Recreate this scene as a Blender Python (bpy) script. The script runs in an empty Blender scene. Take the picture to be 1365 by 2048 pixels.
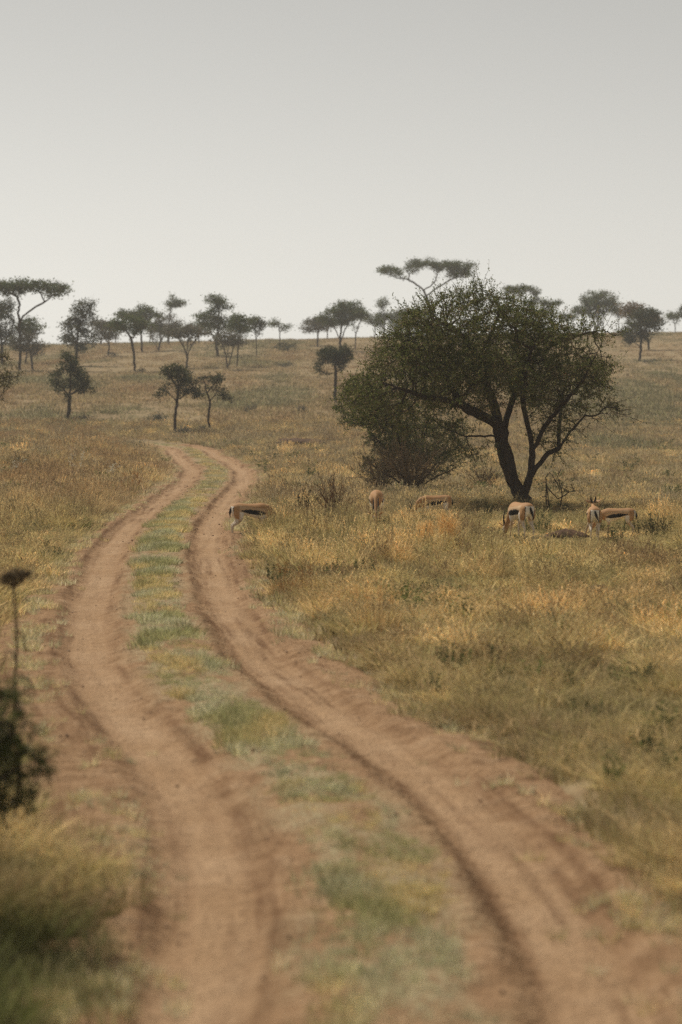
import bpy, math, random
import numpy as np
from mathutils import Vector, Matrix, kdtree, Quaternion

random.seed(7)
rng = np.random.default_rng(11)
scene = bpy.context.scene
COL = scene.collection

# ------------------------------------------------------------------ camera, sky, sun, exposure
FPX = 4800.0                      # focal length in pixels of the 1365 wide photograph
EYE = 2.53
PITCH = math.atan(219.0 / FPX)
cam_data = bpy.data.cameras.new("camera")
cam_data.sensor_fit = 'HORIZONTAL'
cam_data.sensor_width = 24.0
cam_data.lens = FPX / 1365.0 * 24.0
cam_data.clip_start = 0.1
cam_data.clip_end = 3000.0
cam_data.dof.use_dof = True
cam_data.dof.focus_distance = 50.0
cam_data.dof.aperture_fstop = 1.9
cam = bpy.data.objects.new("camera", cam_data)
COL.objects.link(cam)
cam.location = (0, 0, EYE)
cam.rotation_euler = (math.pi / 2 - PITCH, 0, 0)
scene.camera = cam

SUN_DIR = Vector((-0.38, 0.42, 0.82)).normalized()       # towards the sun
world = bpy.data.worlds.new("World")
scene.world = world
world.use_nodes = True
wn = world.node_tree.nodes
wl = world.node_tree.links
bg = wn["Background"]
sky = wn.new("ShaderNodeTexSky")
sky.sky_type = 'NISHITA'
sky.sun_disc = False
sky.sun_elevation = math.asin(SUN_DIR.z)
sky.sun_rotation = math.atan2(SUN_DIR.x, SUN_DIR.y)
sky.altitude = 1500
sky.air_density = 1.0
sky.dust_density = 1.9
sky.ozone_density = 1.0
grey = wn.new("ShaderNodeRGBToBW")                       # high thin overcast takes the blue out of the sky
wl.new(sky.outputs[0], grey.inputs[0])
veil = wn.new("ShaderNodeMix"); veil.data_type = 'RGBA'
veil.inputs[0].default_value = 0.94
wl.new(sky.outputs[0], veil.inputs[6]); wl.new(grey.outputs[0], veil.inputs[7])
dust = wn.new("ShaderNodeMix"); dust.data_type = 'RGBA'; dust.blend_type = 'MULTIPLY'
dust.inputs[0].default_value = 1.0
dust.inputs[7].default_value = (1.0, 0.975, 0.905, 1)      # dust in the air warms it slightly
wl.new(veil.outputs[2], dust.inputs[6])
wl.new(dust.outputs[2], bg.inputs["Color"])
bg.inputs["Strength"].default_value = 0.10
sun_data = bpy.data.lights.new("sun", 'SUN')
sun_data.energy = 3.6
sun_data.angle = math.radians(6)
sun_data.color = (1.0, 0.94, 0.85)
sun = bpy.data.objects.new("sun", sun_data)
COL.objects.link(sun)
sun.rotation_euler = SUN_DIR.to_track_quat('Z', 'Y').to_euler()
sun.location = (0, 0, 60)

vs = scene.view_settings
vs.view_transform = 'Standard'
vs.look = 'None'
vs.gamma = 1.0
vs.use_curve_mapping = False
vs.exposure = 0.24
scene.display_settings.display_device = 'sRGB'
cy = scene.cycles
cy.max_bounces = 8
cy.diffuse_bounces = 5
cy.glossy_bounces = 1
cy.transmission_bounces = 5
cy.volume_bounces = 1
cy.transparent_max_bounces = 8
cy.use_denoising = False
cy.sample_clamp_indirect = 1.5
cy.sample_clamp_direct = 3.0
cy.use_adaptive_sampling = False

# ------------------------------------------------------------------ helpers
def tag(o, label=None, cat=None, group=None, kind=None):
    if label: o["label"] = label
    if cat: o["category"] = cat
    if group: o["group"] = group
    if kind: o["kind"] = kind
    return o

def empty(name, loc, rz=0.0):
    o = bpy.data.objects.new(name, None)
    o.empty_display_size = 0.3
    o.location = loc
    o.rotation_euler = (0, 0, rz)
    COL.objects.link(o)
    return o

def mesh_np(name, V, F, col=None, attrs=None, smooth=False):
    """F: list of (n,k) int arrays"""
    me = bpy.data.meshes.new(name)
    V = np.asarray(V, dtype=np.float32)
    F = [np.asarray(f, dtype=np.int32) for f in F if len(f)]
    nl = sum(f.size for f in F)
    npoly = sum(len(f) for f in F)
    me.vertices.add(len(V)); me.vertices.foreach_set("co", V.ravel())
    me.loops.add(nl); me.polygons.add(npoly)
    me.loops.foreach_set("vertex_index", np.concatenate([f.ravel() for f in F]))
    tot = np.concatenate([np.full(len(f), f.shape[1], dtype=np.int32) for f in F])
    st = np.concatenate([[0], np.cumsum(tot)[:-1]]).astype(np.int32)
    me.polygons.foreach_set("loop_start", st)
    me.polygons.foreach_set("loop_total", tot)
    if smooth:
        me.polygons.foreach_set("use_smooth", np.ones(npoly, dtype=bool))
    me.update(calc_edges=True)
    if col is not None:
        a = me.attributes.new("Col", 'FLOAT_COLOR', 'POINT')
        c = np.ones((len(V), 4), dtype=np.float32); c[:, :3] = col
        a.data.foreach_set("color", c.ravel())
    for k, v in (attrs or {}).items():
        v = np.asarray(v, dtype=np.float32)
        if v.ndim == 1:
            a = me.attributes.new(k, 'FLOAT', 'POINT'); a.data.foreach_set("value", v)
        else:
            a = me.attributes.new(k, 'FLOAT_VECTOR', 'POINT'); a.data.foreach_set("vector", v.ravel())
    return me

def link(name, me, mat=None, parent=None, loc=(0, 0, 0)):
    o = bpy.data.objects.new(name, me)
    if mat is not None:
        me.materials.clear(); me.materials.append(mat)
    o.location = loc
    COL.objects.link(o)
    if parent is not None: o.parent = parent
    return o

def _hash(ix, iy, seed):
    h = (ix.astype(np.int64) * 374761393 + iy.astype(np.int64) * 668265263 + seed * 974634777) & 0xffffffff
    h = ((h ^ (h >> 13)) * 1274126177) & 0xffffffff
    h = (h ^ (h >> 16)) & 0xffffffff
    return h / 4294967295.0

def vnoise(x, y, seed=0):
    x = np.asarray(x, float); y = np.asarray(y, float)
    ix = np.floor(x); iy = np.floor(y)
    fx = x - ix; fy = y - iy
    fx = fx * fx * (3 - 2 * fx); fy = fy * fy * (3 - 2 * fy)
    a = _hash(ix, iy, seed); b = _hash(ix + 1, iy, seed)
    c = _hash(ix, iy + 1, seed); d = _hash(ix + 1, iy + 1, seed)
    return (a * (1 - fx) + b * fx) * (1 - fy) + (c * (1 - fx) + d * fx) * fy

def fbm(x, y, seed=0, oct=4):
    s = 0; a = 0.5; t = 0
    for k in range(oct):
        s = s + a * vnoise(x * 2 ** k + 17.3 * k, y * 2 ** k - 9.1 * k, seed + k); t += a; a *= 0.5
    return s / t            # 0..1

def sstep(a, b, x):
    t = np.clip((np.asarray(x, float) - a) / (b - a), 0, 1)
    return t * t * (3 - 2 * t)

def softplus(x):
    x = np.asarray(x, float)
    return np.where(x > 30, x, np.log1p(np.exp(np.minimum(x, 30))))

# ------------------------------------------------------------------ terrain
def hb(x, y):
    """height of the savanna without the track"""
    x = np.asarray(x, float); y = np.asarray(y, float)
    z = 0.0545 * 9 * softplus((y - 126) / 9) - 0.075 * 10 * softplus((y - 352) / 10)
    far = sstep(150, 320, y)
    z = z + far * 0.022 * x
    z = z + far * 1.1 * (fbm(x / 60, y / 60, 5, 2) - 0.5)
    mid = sstep(60, 140, np.abs(y))
    z = z + (0.10 + 0.22 * mid) * (fbm(x / 9, y / 9, 3, 3) - 0.5)
    bank = np.exp(-((y - 98) / 26.0) ** 2) * sstep(-8.5, -13, x)
    z = z + 0.55 * bank
    z = z + 0.12 * np.exp(-(((x - 4.5) / 2.5) ** 2 + ((y - 57) / 4.0) ** 2))
    return z

def ray(px, py):
    f = np.array([0, math.cos(PITCH), -math.sin(PITCH)])
    u = np.array([0, math.sin(PITCH), math.cos(PITCH)])
    d = f + np.array([1.0, 0, 0]) * (px - 682.5) / FPX + u * (1024 - py) / FPX
    return d / d[1]

_ts = np.concatenate([np.arange(6, 130, 0.1), np.arange(130, 349, 0.25)])
def ground_at(px, py, default=340.0):
    d = ray(px, py)
    zz = EYE + d[2] * _ts
    hit = np.nonzero(zz <= hb(d[0] * _ts, _ts))[0]
    t = _ts[hit[0]] if len(hit) else default
    return np.array([d[0] * t, t, float(hb(d[0] * t, t))])

# centre line of the track, measured on the ground
CL = [(790, 2048), (795, 1900), (725, 1700), (655, 1600), (556, 1500), (425, 1400), (340, 1300), (312, 1200), (314, 1100),
      (338, 1050), (386, 1000), (431, 960), (436, 940), (408, 920), (379, 897)]
_c = [(0.35, -40), (0.35, -10), (0.28, 4)]
for p_ in CL:
    g = ground_at(*p_)
    _c.append((g[0], g[1]))
lx, ly = _c[-1]
_c += [(lx - 1.4, ly + 4), (lx - 3.8, ly + 9), (lx - 7.0, ly + 13)]
_c = np.array(_c)
_cy = np.arange(-30, _c[-1, 1], 0.25)
_cx = np.interp(_cy, _c[:, 1], _c[:, 0])
for _k in range(3):
    w_ = np.array([1, 2, 3, 4, 3, 2, 1.0]); w_ /= w_.sum()
    _cx = np.convolve(np.pad(_cx, 3, mode='edge'), w_, mode='valid')
_cs = np.gradient(_cx, _cy)
TRACK_END = _cy[-1]

def wide(y):
    return 1.04 + 0.12 * sstep(52, 85, y)

def track_v(x, y):
    c = np.interp(y, _cy, _cx); s = np.interp(y, _cy, _cs)
    v = (np.asarray(x, float) - c) / np.sqrt(1 + s * s) / wide(y)
    return np.where((np.asarray(y) > TRACK_END - 2.5), 99.0, v)

def spread(v, y):
    """the left shoulder is worn wider where the track comes out of the bend"""
    return np.where(np.asarray(v) < 0, .26 * sstep(13.5, 16, y) * sstep(33, 25, y), 0.0)

def half_width(y):
    return 1.20 + 0.25 * sstep(11.5, 15.5, y)

def ground_h(x, y):
    z = hb(x, y)
    v = track_v(x, y); v = np.abs(v) - spread(v, y)
    z = z - 0.22 * (1 - sstep(1.1, 1.9, v)) * sstep(TRACK_END - 1.0, TRACK_END - 6, np.asarray(y, float))
    near = 1 - sstep(40, 90, np.abs(y))
    z = z + near * 0.07 * (fbm(np.asarray(x) / 0.7, np.asarray(y) / 0.7, 9, 3) - 0.5) * sstep(1.2, 1.8, v)
    return z

# ------------------------------------------------------------------ materials
def new_mat(name):
    m = bpy.data.materials.new(name); m.use_nodes = True
    nt = m.node_tree; nt.nodes.clear()
    out = nt.nodes.new("ShaderNodeOutputMaterial")
    return m, nt, out

def N(nt, t, **kw):
    n = nt.nodes.new(t)
    for k, v in kw.items(): setattr(n, k, v)
    return n

def noise(nt, scale, detail=4, vec=None, rough=0.6):
    n = N(nt, "ShaderNodeTexNoise"); n.inputs["Scale"].default_value = scale
    n.inputs["Detail"].default_value = detail; n.inputs["Roughness"].default_value = rough
    if vec is not None: nt.links.new(vec, n.inputs["Vector"])
    return n.outputs["Fac"]

def ramp(nt, fac, stops):
    r = N(nt, "ShaderNodeValToRGB")
    cr = r.color_ramp
    while len(cr.elements) < len(stops): cr.elements.new(0.5)
    for e, (p, c) in zip(cr.elements, stops):
        e.position = p; e.color = (*c, 1)
    nt.links.new(fac, r.inputs[0])
    return r.outputs[0]

def mixc(nt, fac, a, b, mode='MIX'):
    m = N(nt, "ShaderNodeMix", data_type='RGBA', blend_type=mode)
    if isinstance(fac, (int, float)): m.inputs[0].default_value = fac
    else: nt.links.new(fac, m.inputs[0])
    for s, v in ((m.inputs[6], a), (m.inputs[7], b)):
        if isinstance(v, tuple): s.default_value = (*v, 1)
        else: nt.links.new(v, s)
    return m.outputs[2]

def mrange(nt, val, a, b, c=0.0, d=1.0):
    m = N(nt, "ShaderNodeMapRange"); nt.links.new(val, m.inputs[0])
    for i, q in zip((1, 2, 3, 4), (a, b, c, d)): m.inputs[i].default_value = q
    return m.outputs[0]

def bump(nt, h, strength=0.5, dist=0.02):
    b = N(nt, "ShaderNodeBump"); b.inputs["Strength"].default_value = strength
    b.inputs["Distance"].default_value = dist
    nt.links.new(h, b.inputs["Height"]); return b.outputs[0]

def principled(nt, out, col, rough=0.9, normal=None, spec=0.2):
    p = N(nt, "ShaderNodeBsdfPrincipled")
    if isinstance(col, tuple): p.inputs["Base Color"].default_value = (*col, 1)
    else: nt.links.new(col, p.inputs["Base Color"])
    p.inputs["Roughness"].default_value = rough
    p.inputs["Specular IOR Level"].default_value = spec
    if normal is not None: nt.links.new(normal, p.inputs["Normal"])
    nt.links.new(p.outputs[0], out.inputs[0]); return p

def ground_material():
    m, nt, out = new_mat("savanna_ground")
    pos = N(nt, "ShaderNodeTexCoord").outputs["Object"]
    n1 = noise(nt, 0.11, 5, pos); n2 = noise(nt, 0.9, 5, pos); n3 = noise(nt, 9, 4, pos)
    c = ramp(nt, n1, [(0.30, (0.25, 0.19, 0.105)), (0.48, (0.32, 0.245, 0.14)), (0.60, (0.28, 0.20, 0.115)), (0.75, (0.24, 0.195, 0.105))])
    g = mrange(nt, n2, 0.52, 0.70)
    c = mixc(nt, g, c, (0.19, 0.17, 0.09))
    d = mrange(nt, n2, 0.44, 0.30)
    c = mixc(nt, d, c, (0.29, 0.20, 0.115))
    e = mrange(nt, n3, 0.35, 0.7)
    c = mixc(nt, e, c, (0.19, 0.135, 0.075))
    b = bump(nt, n3, 0.9, 0.05)
    principled(nt, out, c, 1.0, b, 0.05)
    return m

def track_material():
    m, nt, out = new_mat("dirt_track_soil")
    tv = N(nt, "ShaderNodeAttribute", attribute_name="tv").outputs["Vector"]
    v = N(nt, "ShaderNodeSeparateXYZ"); nt.links.new(tv, v.inputs[0])
    pos = N(nt, "ShaderNodeTexCoord").outputs["Object"]
    mp = N(nt, "ShaderNodeMapping"); mp.inputs["Scale"].default_value = (9.0, 0.45, 1); nt.links.new(tv, mp.inputs["Vector"])
    streak = noise(nt, 1.0, 5, mp.outputs[0])
    n_big = noise(nt, 0.7, 4, pos); n_mid = noise(nt, 4.0, 5, pos); n_fine = noise(nt, 38, 4, pos)
    loose = ramp(nt, n_mid, [(0.30, (0.220, 0.128, 0.066)), (0.52, (0.330, 0.205, 0.112)), (0.72, (0.405, 0.270, 0.160))])
    packed = ramp(nt, n_big, [(0.35, (0.370, 0.235, 0.130)), (0.65, (0.440, 0.295, 0.176))])
    pk = N(nt, "ShaderNodeAttribute", attribute_name="packed").outputs["Fac"]
    c = mixc(nt, pk, loose, packed)
    dark = N(nt, "ShaderNodeAttribute", attribute_name="damp_shade").outputs["Fac"]
    dk = N(nt, "ShaderNodeMath", operation='MULTIPLY'); nt.links.new(dark, dk.inputs[0])
    nt.links.new(mrange(nt, streak, 0.38, 0.62), dk.inputs[1])
    c = mixc(nt, dk.outputs[0], c, (0.135, 0.072, 0.036))  # darker soil colour: damp earth plus painted shade of the rut ridges
    c = mixc(nt, mrange(nt, streak, 0.5, 0.72, 0, 0.35), c, (0.22, 0.122, 0.066))
    c = mixc(nt, mrange(nt, n_fine, 0.5, 0.75, 0, 0.35), c, (0.42, 0.275, 0.165))
    c = mixc(nt, mrange(nt, n_fine, 0.46, 0.30, 0, 0.75), c, (0.13, 0.070, 0.035))
    n_clod = noise(nt, 14, 3, pos)
    c = mixc(nt, mrange(nt, n_clod, 0.42, 0.30, 0, 0.6), c, (0.15, 0.082, 0.042))
    lt = N(nt, "ShaderNodeAttribute", attribute_name="litter").outputs["Fac"]
    lm = N(nt, "ShaderNodeMath", operation='MULTIPLY'); nt.links.new(lt, lm.inputs[0]); nt.links.new(mrange(nt, n_fine, .40, .60), lm.inputs[1])
    c = mixc(nt, lm.outputs[0], c, (0.36, 0.31, 0.185))
    b = bump(nt, n_fine, 1.0, 0.03)
    b2 = N(nt, "ShaderNodeBump"); b2.inputs["Strength"].default_value = 0.9; b2.inputs["Distance"].default_value = 0.07
    nt.links.new(n_mid, b2.inputs["Height"]); nt.links.new(b, b2.inputs["Normal"])
    principled(nt, out, c, 1.0, b2.outputs[0], 0.05)
    return m

def leafy(name, use_tint, trans=0.35, gain=1.0):
    """thin leaves and blades: diffuse plus light passing through"""
    m, nt, out = new_mat(name)
    a = N(nt, "ShaderNodeAttribute", attribute_name="Col").outputs["Color"]
    if use_tint:
        t = N(nt, "ShaderNodeAttribute", attribute_name="tint", attribute_type='INSTANCER').outputs["Vector"]
        a = mixc(nt, 1.0, a, t, 'MULTIPLY')
    d = N(nt, "ShaderNodeBsdfDiffuse"); tr = N(nt, "ShaderNodeBsdfTranslucent")
    nt.links.new(a, d.inputs[0]); nt.links.new(a, tr.inputs[0])
    mx = N(nt, "ShaderNodeMixShader"); mx.inputs[0].default_value = trans
    nt.links.new(d.outputs[0], mx.inputs[1]); nt.links.new(tr.outputs[0], mx.inputs[2])
    nt.links.new(mx.outputs[0], out.inputs[0])
    return m

def bark_material(name, c0, c1, scale=14):
    m, nt, out = new_mat(name)
    pos = N(nt, "ShaderNodeTexCoord").outputs["Object"]
    mp = N(nt, "ShaderNodeMapping"); mp.inputs["Scale"].default_value = (1, 1, 0.25); nt.links.new(pos, mp.inputs["Vector"])
    n = noise(nt, scale, 6, mp.outputs[0], 0.7)
    c = ramp(nt, n, [(0.3, c0), (0.7, c1)])
    principled(nt, out, c, 0.95, bump(nt, n, 1.0, 0.03), 0.1)
    return m

def attr_material(name, rough=0.75, spec=0.25, bumpscale=0):
    m, nt, out = new_mat(name)
    a = N(nt, "ShaderNodeAttribute", attribute_name="Col").outputs["Color"]
    nb = None
    if bumpscale:
        pos = N(nt, "ShaderNodeTexCoord").outputs["Object"]
        n = noise(nt, bumpscale, 4, pos)
        a = mixc(nt, mrange(nt, n, 0.3, 0.75, 0, 0.3), a, (0.5, 0.5, 0.5), 'OVERLAY')
        nb = bump(nt, n, 0.3, 0.01)
    principled(nt, out, a, rough, nb, spec)
    return m

M_ground = ground_material()
M_track = track_material()
M_grass = leafy("grass_blades", True, 0.35)
M_leaf = leafy("tree_leaves", False, 0.38)
M_bark = bark_material("dark_thorn_bark", (0.022, 0.016, 0.011), (0.075, 0.055, 0.038))
M_fbark = bark_material("grey_acacia_bark", (0.05, 0.042, 0.034), (0.13, 0.11, 0.09), 6)
M_twig = attr_material("dry_twigs", 0.9, 0.1)
M_fur = attr_material("short_fur", 0.7, 0.2, 90)
M_horn = attr_material("ridged_horn", 0.5, 0.4)
M_soil = bark_material("dark_clods", (0.045, 0.026, 0.016), (0.14, 0.085, 0.05), 10)
M_stone = bark_material("soil_pebbles", (0.26, 0.16, 0.095), (0.46, 0.33, 0.23), 20)

# ------------------------------------------------------------------ ground and track
def build_ground():
    ys = np.concatenate([np.arange(-40, 6, 2.0), np.arange(6, 30, 0.10), np.arange(30, 60, 0.25), np.arange(60, 160, 0.6),
                         np.arange(160, 365, 1.6), np.arange(365, 471, 7.0)])
    u = np.linspace(-1, 1, 261)
    uu = np.sign(u) * (0.12 * np.abs(u) + 0.88 * np.abs(u) ** 3.2)
    Y, U = np.meshgrid(ys, uu, indexing='ij')
    X = U * (34 + 0.42 * np.abs(Y)) + np.interp(Y, _cy, _cx) * (1 - sstep(60, 150, Y)) * (1 - np.abs(U))
    Z = ground_h(X, Y)
    n, m = X.shape
    idx = np.arange(n * m).reshape(n, m)
    F = np.stack([idx[:-1, :-1], idx[:-1, 1:], idx[1:, 1:], idx[1:, :-1]], -1).reshape(-1, 4)
    me = mesh_np("ground", np.stack([X, Y, Z], -1).reshape(-1, 3), [F], smooth=True)
    return tag(link("ground", me, M_ground), "dry savanna ground of thin tan grass and bare soil rising to a low ridge", kind="structure")
build_ground()

def rut_profile(v, y):
    hw = half_width(y)
    av = np.abs(v)
    rc = 0.82
    q = (av - rc) / 0.30
    z = -0.065 * np.exp(-q ** 4)
    z += 0.020 * np.exp(-((av - rc - 0.36) / 0.09) ** 2) + 0.015 * np.exp(-((av - rc + 0.36) / 0.07) ** 2)
    z += 0.035 * np.exp(-(v / 0.3) ** 4)
    return z

def build_track():
    ts = np.concatenate([np.arange(-28, 7, 0.4), np.arange(7, 30, 0.045), np.arange(30, 70, 0.10), np.arange(70, TRACK_END - 0.3, 0.2)])
    vv = np.linspace(-2.40, 2.20, 139)
    T, Vv = np.meshgrid(ts, vv, indexing='ij')
    c = np.interp(T, _cy, _cx); s = np.interp(T, _cy, _cs)
    nrm = np.sqrt(1 + s * s)
    X = c + Vv * wide(T) / nrm; Y = T - Vv * wide(T) * s / nrm
    Z = hb(X, Y) - 0.02 + rut_profile(Vv, T)
    # tyre lines, clods, washboard
    lines = fbm(Vv * 14, T * 0.35, 21, 3) - 0.5
    Z += 0.034 * lines * np.exp(-((np.abs(Vv) - 0.8) / 0.5) ** 4)
    Z += 0.055 * (fbm(X / 0.22, Y / 0.22, 22, 3) - 0.5) * sstep(0.25, 0.5, np.abs(np.abs(Vv) - 0.8) + 0.1)
    Z += 0.06 * (fbm(X / 1.2, Y / 1.2, 25, 2) - 0.5)
    av = np.abs(Vv)
    Z -= 0.35 * sstep(TRACK_END - 9, TRACK_END - 1, T + 9 * (fbm(X / .9, Y / 2.5, 28, 3) - .5))
    Z -= 0.30 * sstep(1.45, 2.15, av - spread(Vv, T) + 0.25 * (fbm(X / 0.5, Y / 0.5, 27, 3) - 0.5))
    # tread blocks left by a tyre along the inner edge of the right rut
    tread = np.exp(-((Vv - 0.55) / 0.10) ** 2) * (np.sin(T * 2 * math.pi / 0.21 + Vv * 12) > 0) * (fbm(T / 3, Vv * 0, 29, 2) > 0.42)
    Z -= 0.030 * tread
    n, m = X.shape
    idx = np.arange(n * m).reshape(n, m)
    F = np.stack([idx[:-1, :-1], idx[:-1, 1:], idx[1:, 1:], idx[1:, :-1]], -1).reshape(-1, 4)
    rc = 0.82
    packed = np.exp(-((av - rc + .06 * (fbm(T / 3, Vv * 0, 34, 3) - .5)) / 0.20) ** 4) * (.55 + .6 * fbm(T / 2.5 + 30 * np.sign(Vv), Vv * 4, 39, 3))
    wob = 0.05 * (fbm(T / 4, Vv * 0 + 3, 31, 2) - 0.5)
    damp_shade = .85 * np.exp(-((av - rc - 0.30 + wob) / 0.050) ** 2) + 1.0 * np.exp(-((av - rc + 0.29 + wob) / 0.055) ** 2) + .6 * np.exp(-((av - rc - 0.17 + wob * 1.6) / 0.03) ** 2)  # rut edges: damp soil and the small ridges' shadow put into one mask
    damp_shade *= 0.35 + 0.9 * fbm(T / 5 + np.sign(Vv) * 11, Vv * 1.5, 33, 2)
    right = sstep(-.1, .1, Vv); mid_ = sstep(13, 17, T) * sstep(48, 36, T)
    damp_shade += mid_ * (right * .85 * np.exp(-((av - .60 + 2 * wob) / .13) ** 2) + (1 - right) * .55 * np.exp(-((av - 1.22 + wob) / .13) ** 2)) * (.3 + fbm(T / 1.7, Vv * 3, 35, 3))
    damp_shade += sstep(.54, .70, fbm(Vv * 5.5, T * .16, 36, 3)) * .55 * sstep(.35, .5, av)
    damp_shade *= (.35 + 1.3 * fbm(X / .30, Y / .45, 37, 3)) * (.45 + 1.1 * fbm(Vv * 20, T * .45, 40, 2))
    damp_shade *= .25 + 1.25 * sstep(.32, .62, fbm(T / 1.1 + 9 * np.sign(Vv), Vv * 2, 42, 3))
    damp_shade = np.clip(damp_shade + 0.55 * tread, 0, 1)
    litter = np.exp(-(Vv / .42) ** 4) * sstep(.36, .56, fbm(X / .35, Y / .8, 38, 3))
    tv = np.stack([Vv, T, np.zeros_like(T)], -1).reshape(-1, 3)
    me = mesh_np("dirt_track", np.stack([X, Y, Z], -1).reshape(-1, 3), [F], attrs={"tv": tv, "packed": packed.ravel(), "damp_shade": damp_shade.ravel(), "litter": litter.ravel()}, smooth=True)
    return tag(link("dirt_track", me, M_track), "reddish two-rut dirt track winding away through the grass", kind="structure")
build_track()

def surf_h(x, y):
    """top surface: track inside, ground outside"""
    v = track_v(x, y)
    zt = hb(x, y) - 0.02 + rut_profile(v, y)
    return np.where(np.abs(v) < 1.55, zt, ground_h(x, y))

# ------------------------------------------------------------------ trees: growth towards light
def grow(skel, attract, step, infl, kill, iters=70, jitter=0.25, up=0.0, maxn=9000):
    """skel: list of polylines (each an (n,3) array); returns positions, parents"""
    pos = []; par = []
    for pl in skel:
        pl = np.asarray(pl, float)
        if not pos:
            prev = -1; start = pl[0]
            pos.append(start); par.append(-1); prev = 0
        else:
            d = np.linalg.norm(np.array(pos) - pl[0], axis=1)
            prev = int(np.argmin(d))
        for a, b in zip(pl[:-1], pl[1:]):
            L = np.linalg.norm(b - a); k = max(1, int(round(L / step)))
            for j in range(1, k + 1):
                p = a + (b - a) * j / k
                if j < k: p = p + rng.normal(0, step * 0.08, 3)
                pos.append(p); par.append(prev); prev = len(pos) - 1
    att = np.asarray(attract, float)
    nch = {}
    for it in range(iters):
        if not len(att) or len(pos) > maxn: break
        kd = kdtree.KDTree(len(pos))
        for i, p in enumerate(pos): kd.insert(p, i)
        kd.balance()
        acc = {}
        keep = np.ones(len(att), bool)
        for ai, a in enumerate(att):
            co, i, dist = kd.find(a)
            if dist < kill: keep[ai] = False
            elif dist < infl:
                v = (a - pos[i]) / dist
                if i in acc: acc[i] = acc[i] + v
                else: acc[i] = v
        new = 0
        for i, v in acc.items():
            if nch.get(i, 0) >= 3: continue
            n = np.linalg.norm(v)
            if n < 1e-6: v = rng.normal(0, 1, 3); n = np.linalg.norm(v)
            v = v / n + rng.normal(0, jitter, 3) + np.array([0, 0, up])
            v /= np.linalg.norm(v)
            q = pos[i] + v * step
            co, j, dist = kd.find(q)
            if dist < 0.35 * step: continue
            pos.append(q); par.append(i); nch[i] = nch.get(i, 0) + 1; new += 1
        att = att[keep]
        if not new: break
    return np.array(pos), np.array(par)

def tree_radii(pos, par, rtip, expo, rmax=None):
    n = len(pos)
    w = np.zeros(n)
    nch = np.zeros(n, int)
    for i in range(n - 1, 0, -1):
        if nch[i] == 0: w[i] = 1
        p = par[i]
        if p >= 0: w[p] += w[i] + 0.06; nch[p] += 1
    # children always come after their parents
    r = rtip * np.maximum(w, 1) ** (1 / expo)
    if rmax: r = np.minimum(r, rmax)
    return r, nch

def wood_mesh(name, pos, par, r, sides_big=9, sides_small=4, thr=0.03, flare=0.0):
    n = len(pos)
    kids = [[] for _ in range(n)]
    for i in range(1, n):
        if par[i] >= 0: kids[par[i]].append(i)
    chains = []
    stack = [(0, None)]
    while stack:
        i, prev = stack.pop()
        ch = [prev, i] if prev is not None else [i]
        j = i
        while kids[j]:
            ks = sorted(kids[j], key=lambda q: -r[q])
            for q in ks[1:]: stack.append((q, j))
            j = ks[0]; ch.append(j)
        if len(ch) > 1: chains.append((ch, prev is not None))
    V = []; F = []; base = 0
    for ch, branch in chains:
        P = pos[ch]; R = r[ch].copy()
        if branch: R[0] = min(R[0], R[1] * 1.15)
        R[-1] *= 0.35
        big = R.max() > thr
        k = sides_big if big else sides_small
        T = np.gradient(P, axis=0); T /= np.maximum(np.linalg.norm(T, axis=1, keepdims=True), 1e-9)
        mean = T.mean(0)
        ref = np.eye(3)[np.argmin(np.abs(mean))]
        A = np.cross(T, ref); A /= np.maximum(np.linalg.norm(A, axis=1, keepdims=True), 1e-9)
        B = np.cross(T, A)
        ang = np.arange(k) * 2 * math.pi / k
        rr = R[:, None] * np.ones(k)[None]
        if big:
            rr = rr * (1 + 0.22 * (fbm(np.cos(ang)[None] * 1.3 + P[:, 2:3] * 0.4 + len(ch), np.sin(ang)[None] * 1.3 + P[:, 2:3] * 0.8, 4, 2) - 0.5) * 2 * np.clip(R[:, None] / 0.1, 0, 1))
        ring = P[:, None, :] + rr[..., None] * (np.cos(ang)[None, :, None] * A[:, None, :] + np.sin(ang)[None, :, None] * B[:, None, :])
        V.append(ring.reshape(-1, 3))
        m = len(ch)
        ii = base + np.arange(m * k).reshape(m, k)
        F.append(np.stack([ii[:-1], np.roll(ii[:-1], -1, 1), np.roll(ii[1:], -1, 1), ii[1:]], -1).reshape(-1, 4))
        base += m * k
    return mesh_np(name, np.concatenate(V), [np.concatenate(F)], smooth=True)

def unit(a):
    return a / np.maximum(np.linalg.norm(a, axis=-1, keepdims=True), 1e-9)

def diamonds(C, U, W):
    """leaf quads"""
    n = len(C)
    V = np.stack([C - U, C + W, C + U, C - W], 1).reshape(-1, 3)
    F = np.arange(4 * n).reshape(n, 4)
    return V, F

def pick_cols(n, palette, probs, var=0.25):
    pal = np.array(palette); k = rng.choice(len(pal), n, p=np.array(probs) / sum(probs))
    return pal[k] * (1 + var * rng.uniform(-1, 1, (n, 1)))

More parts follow.
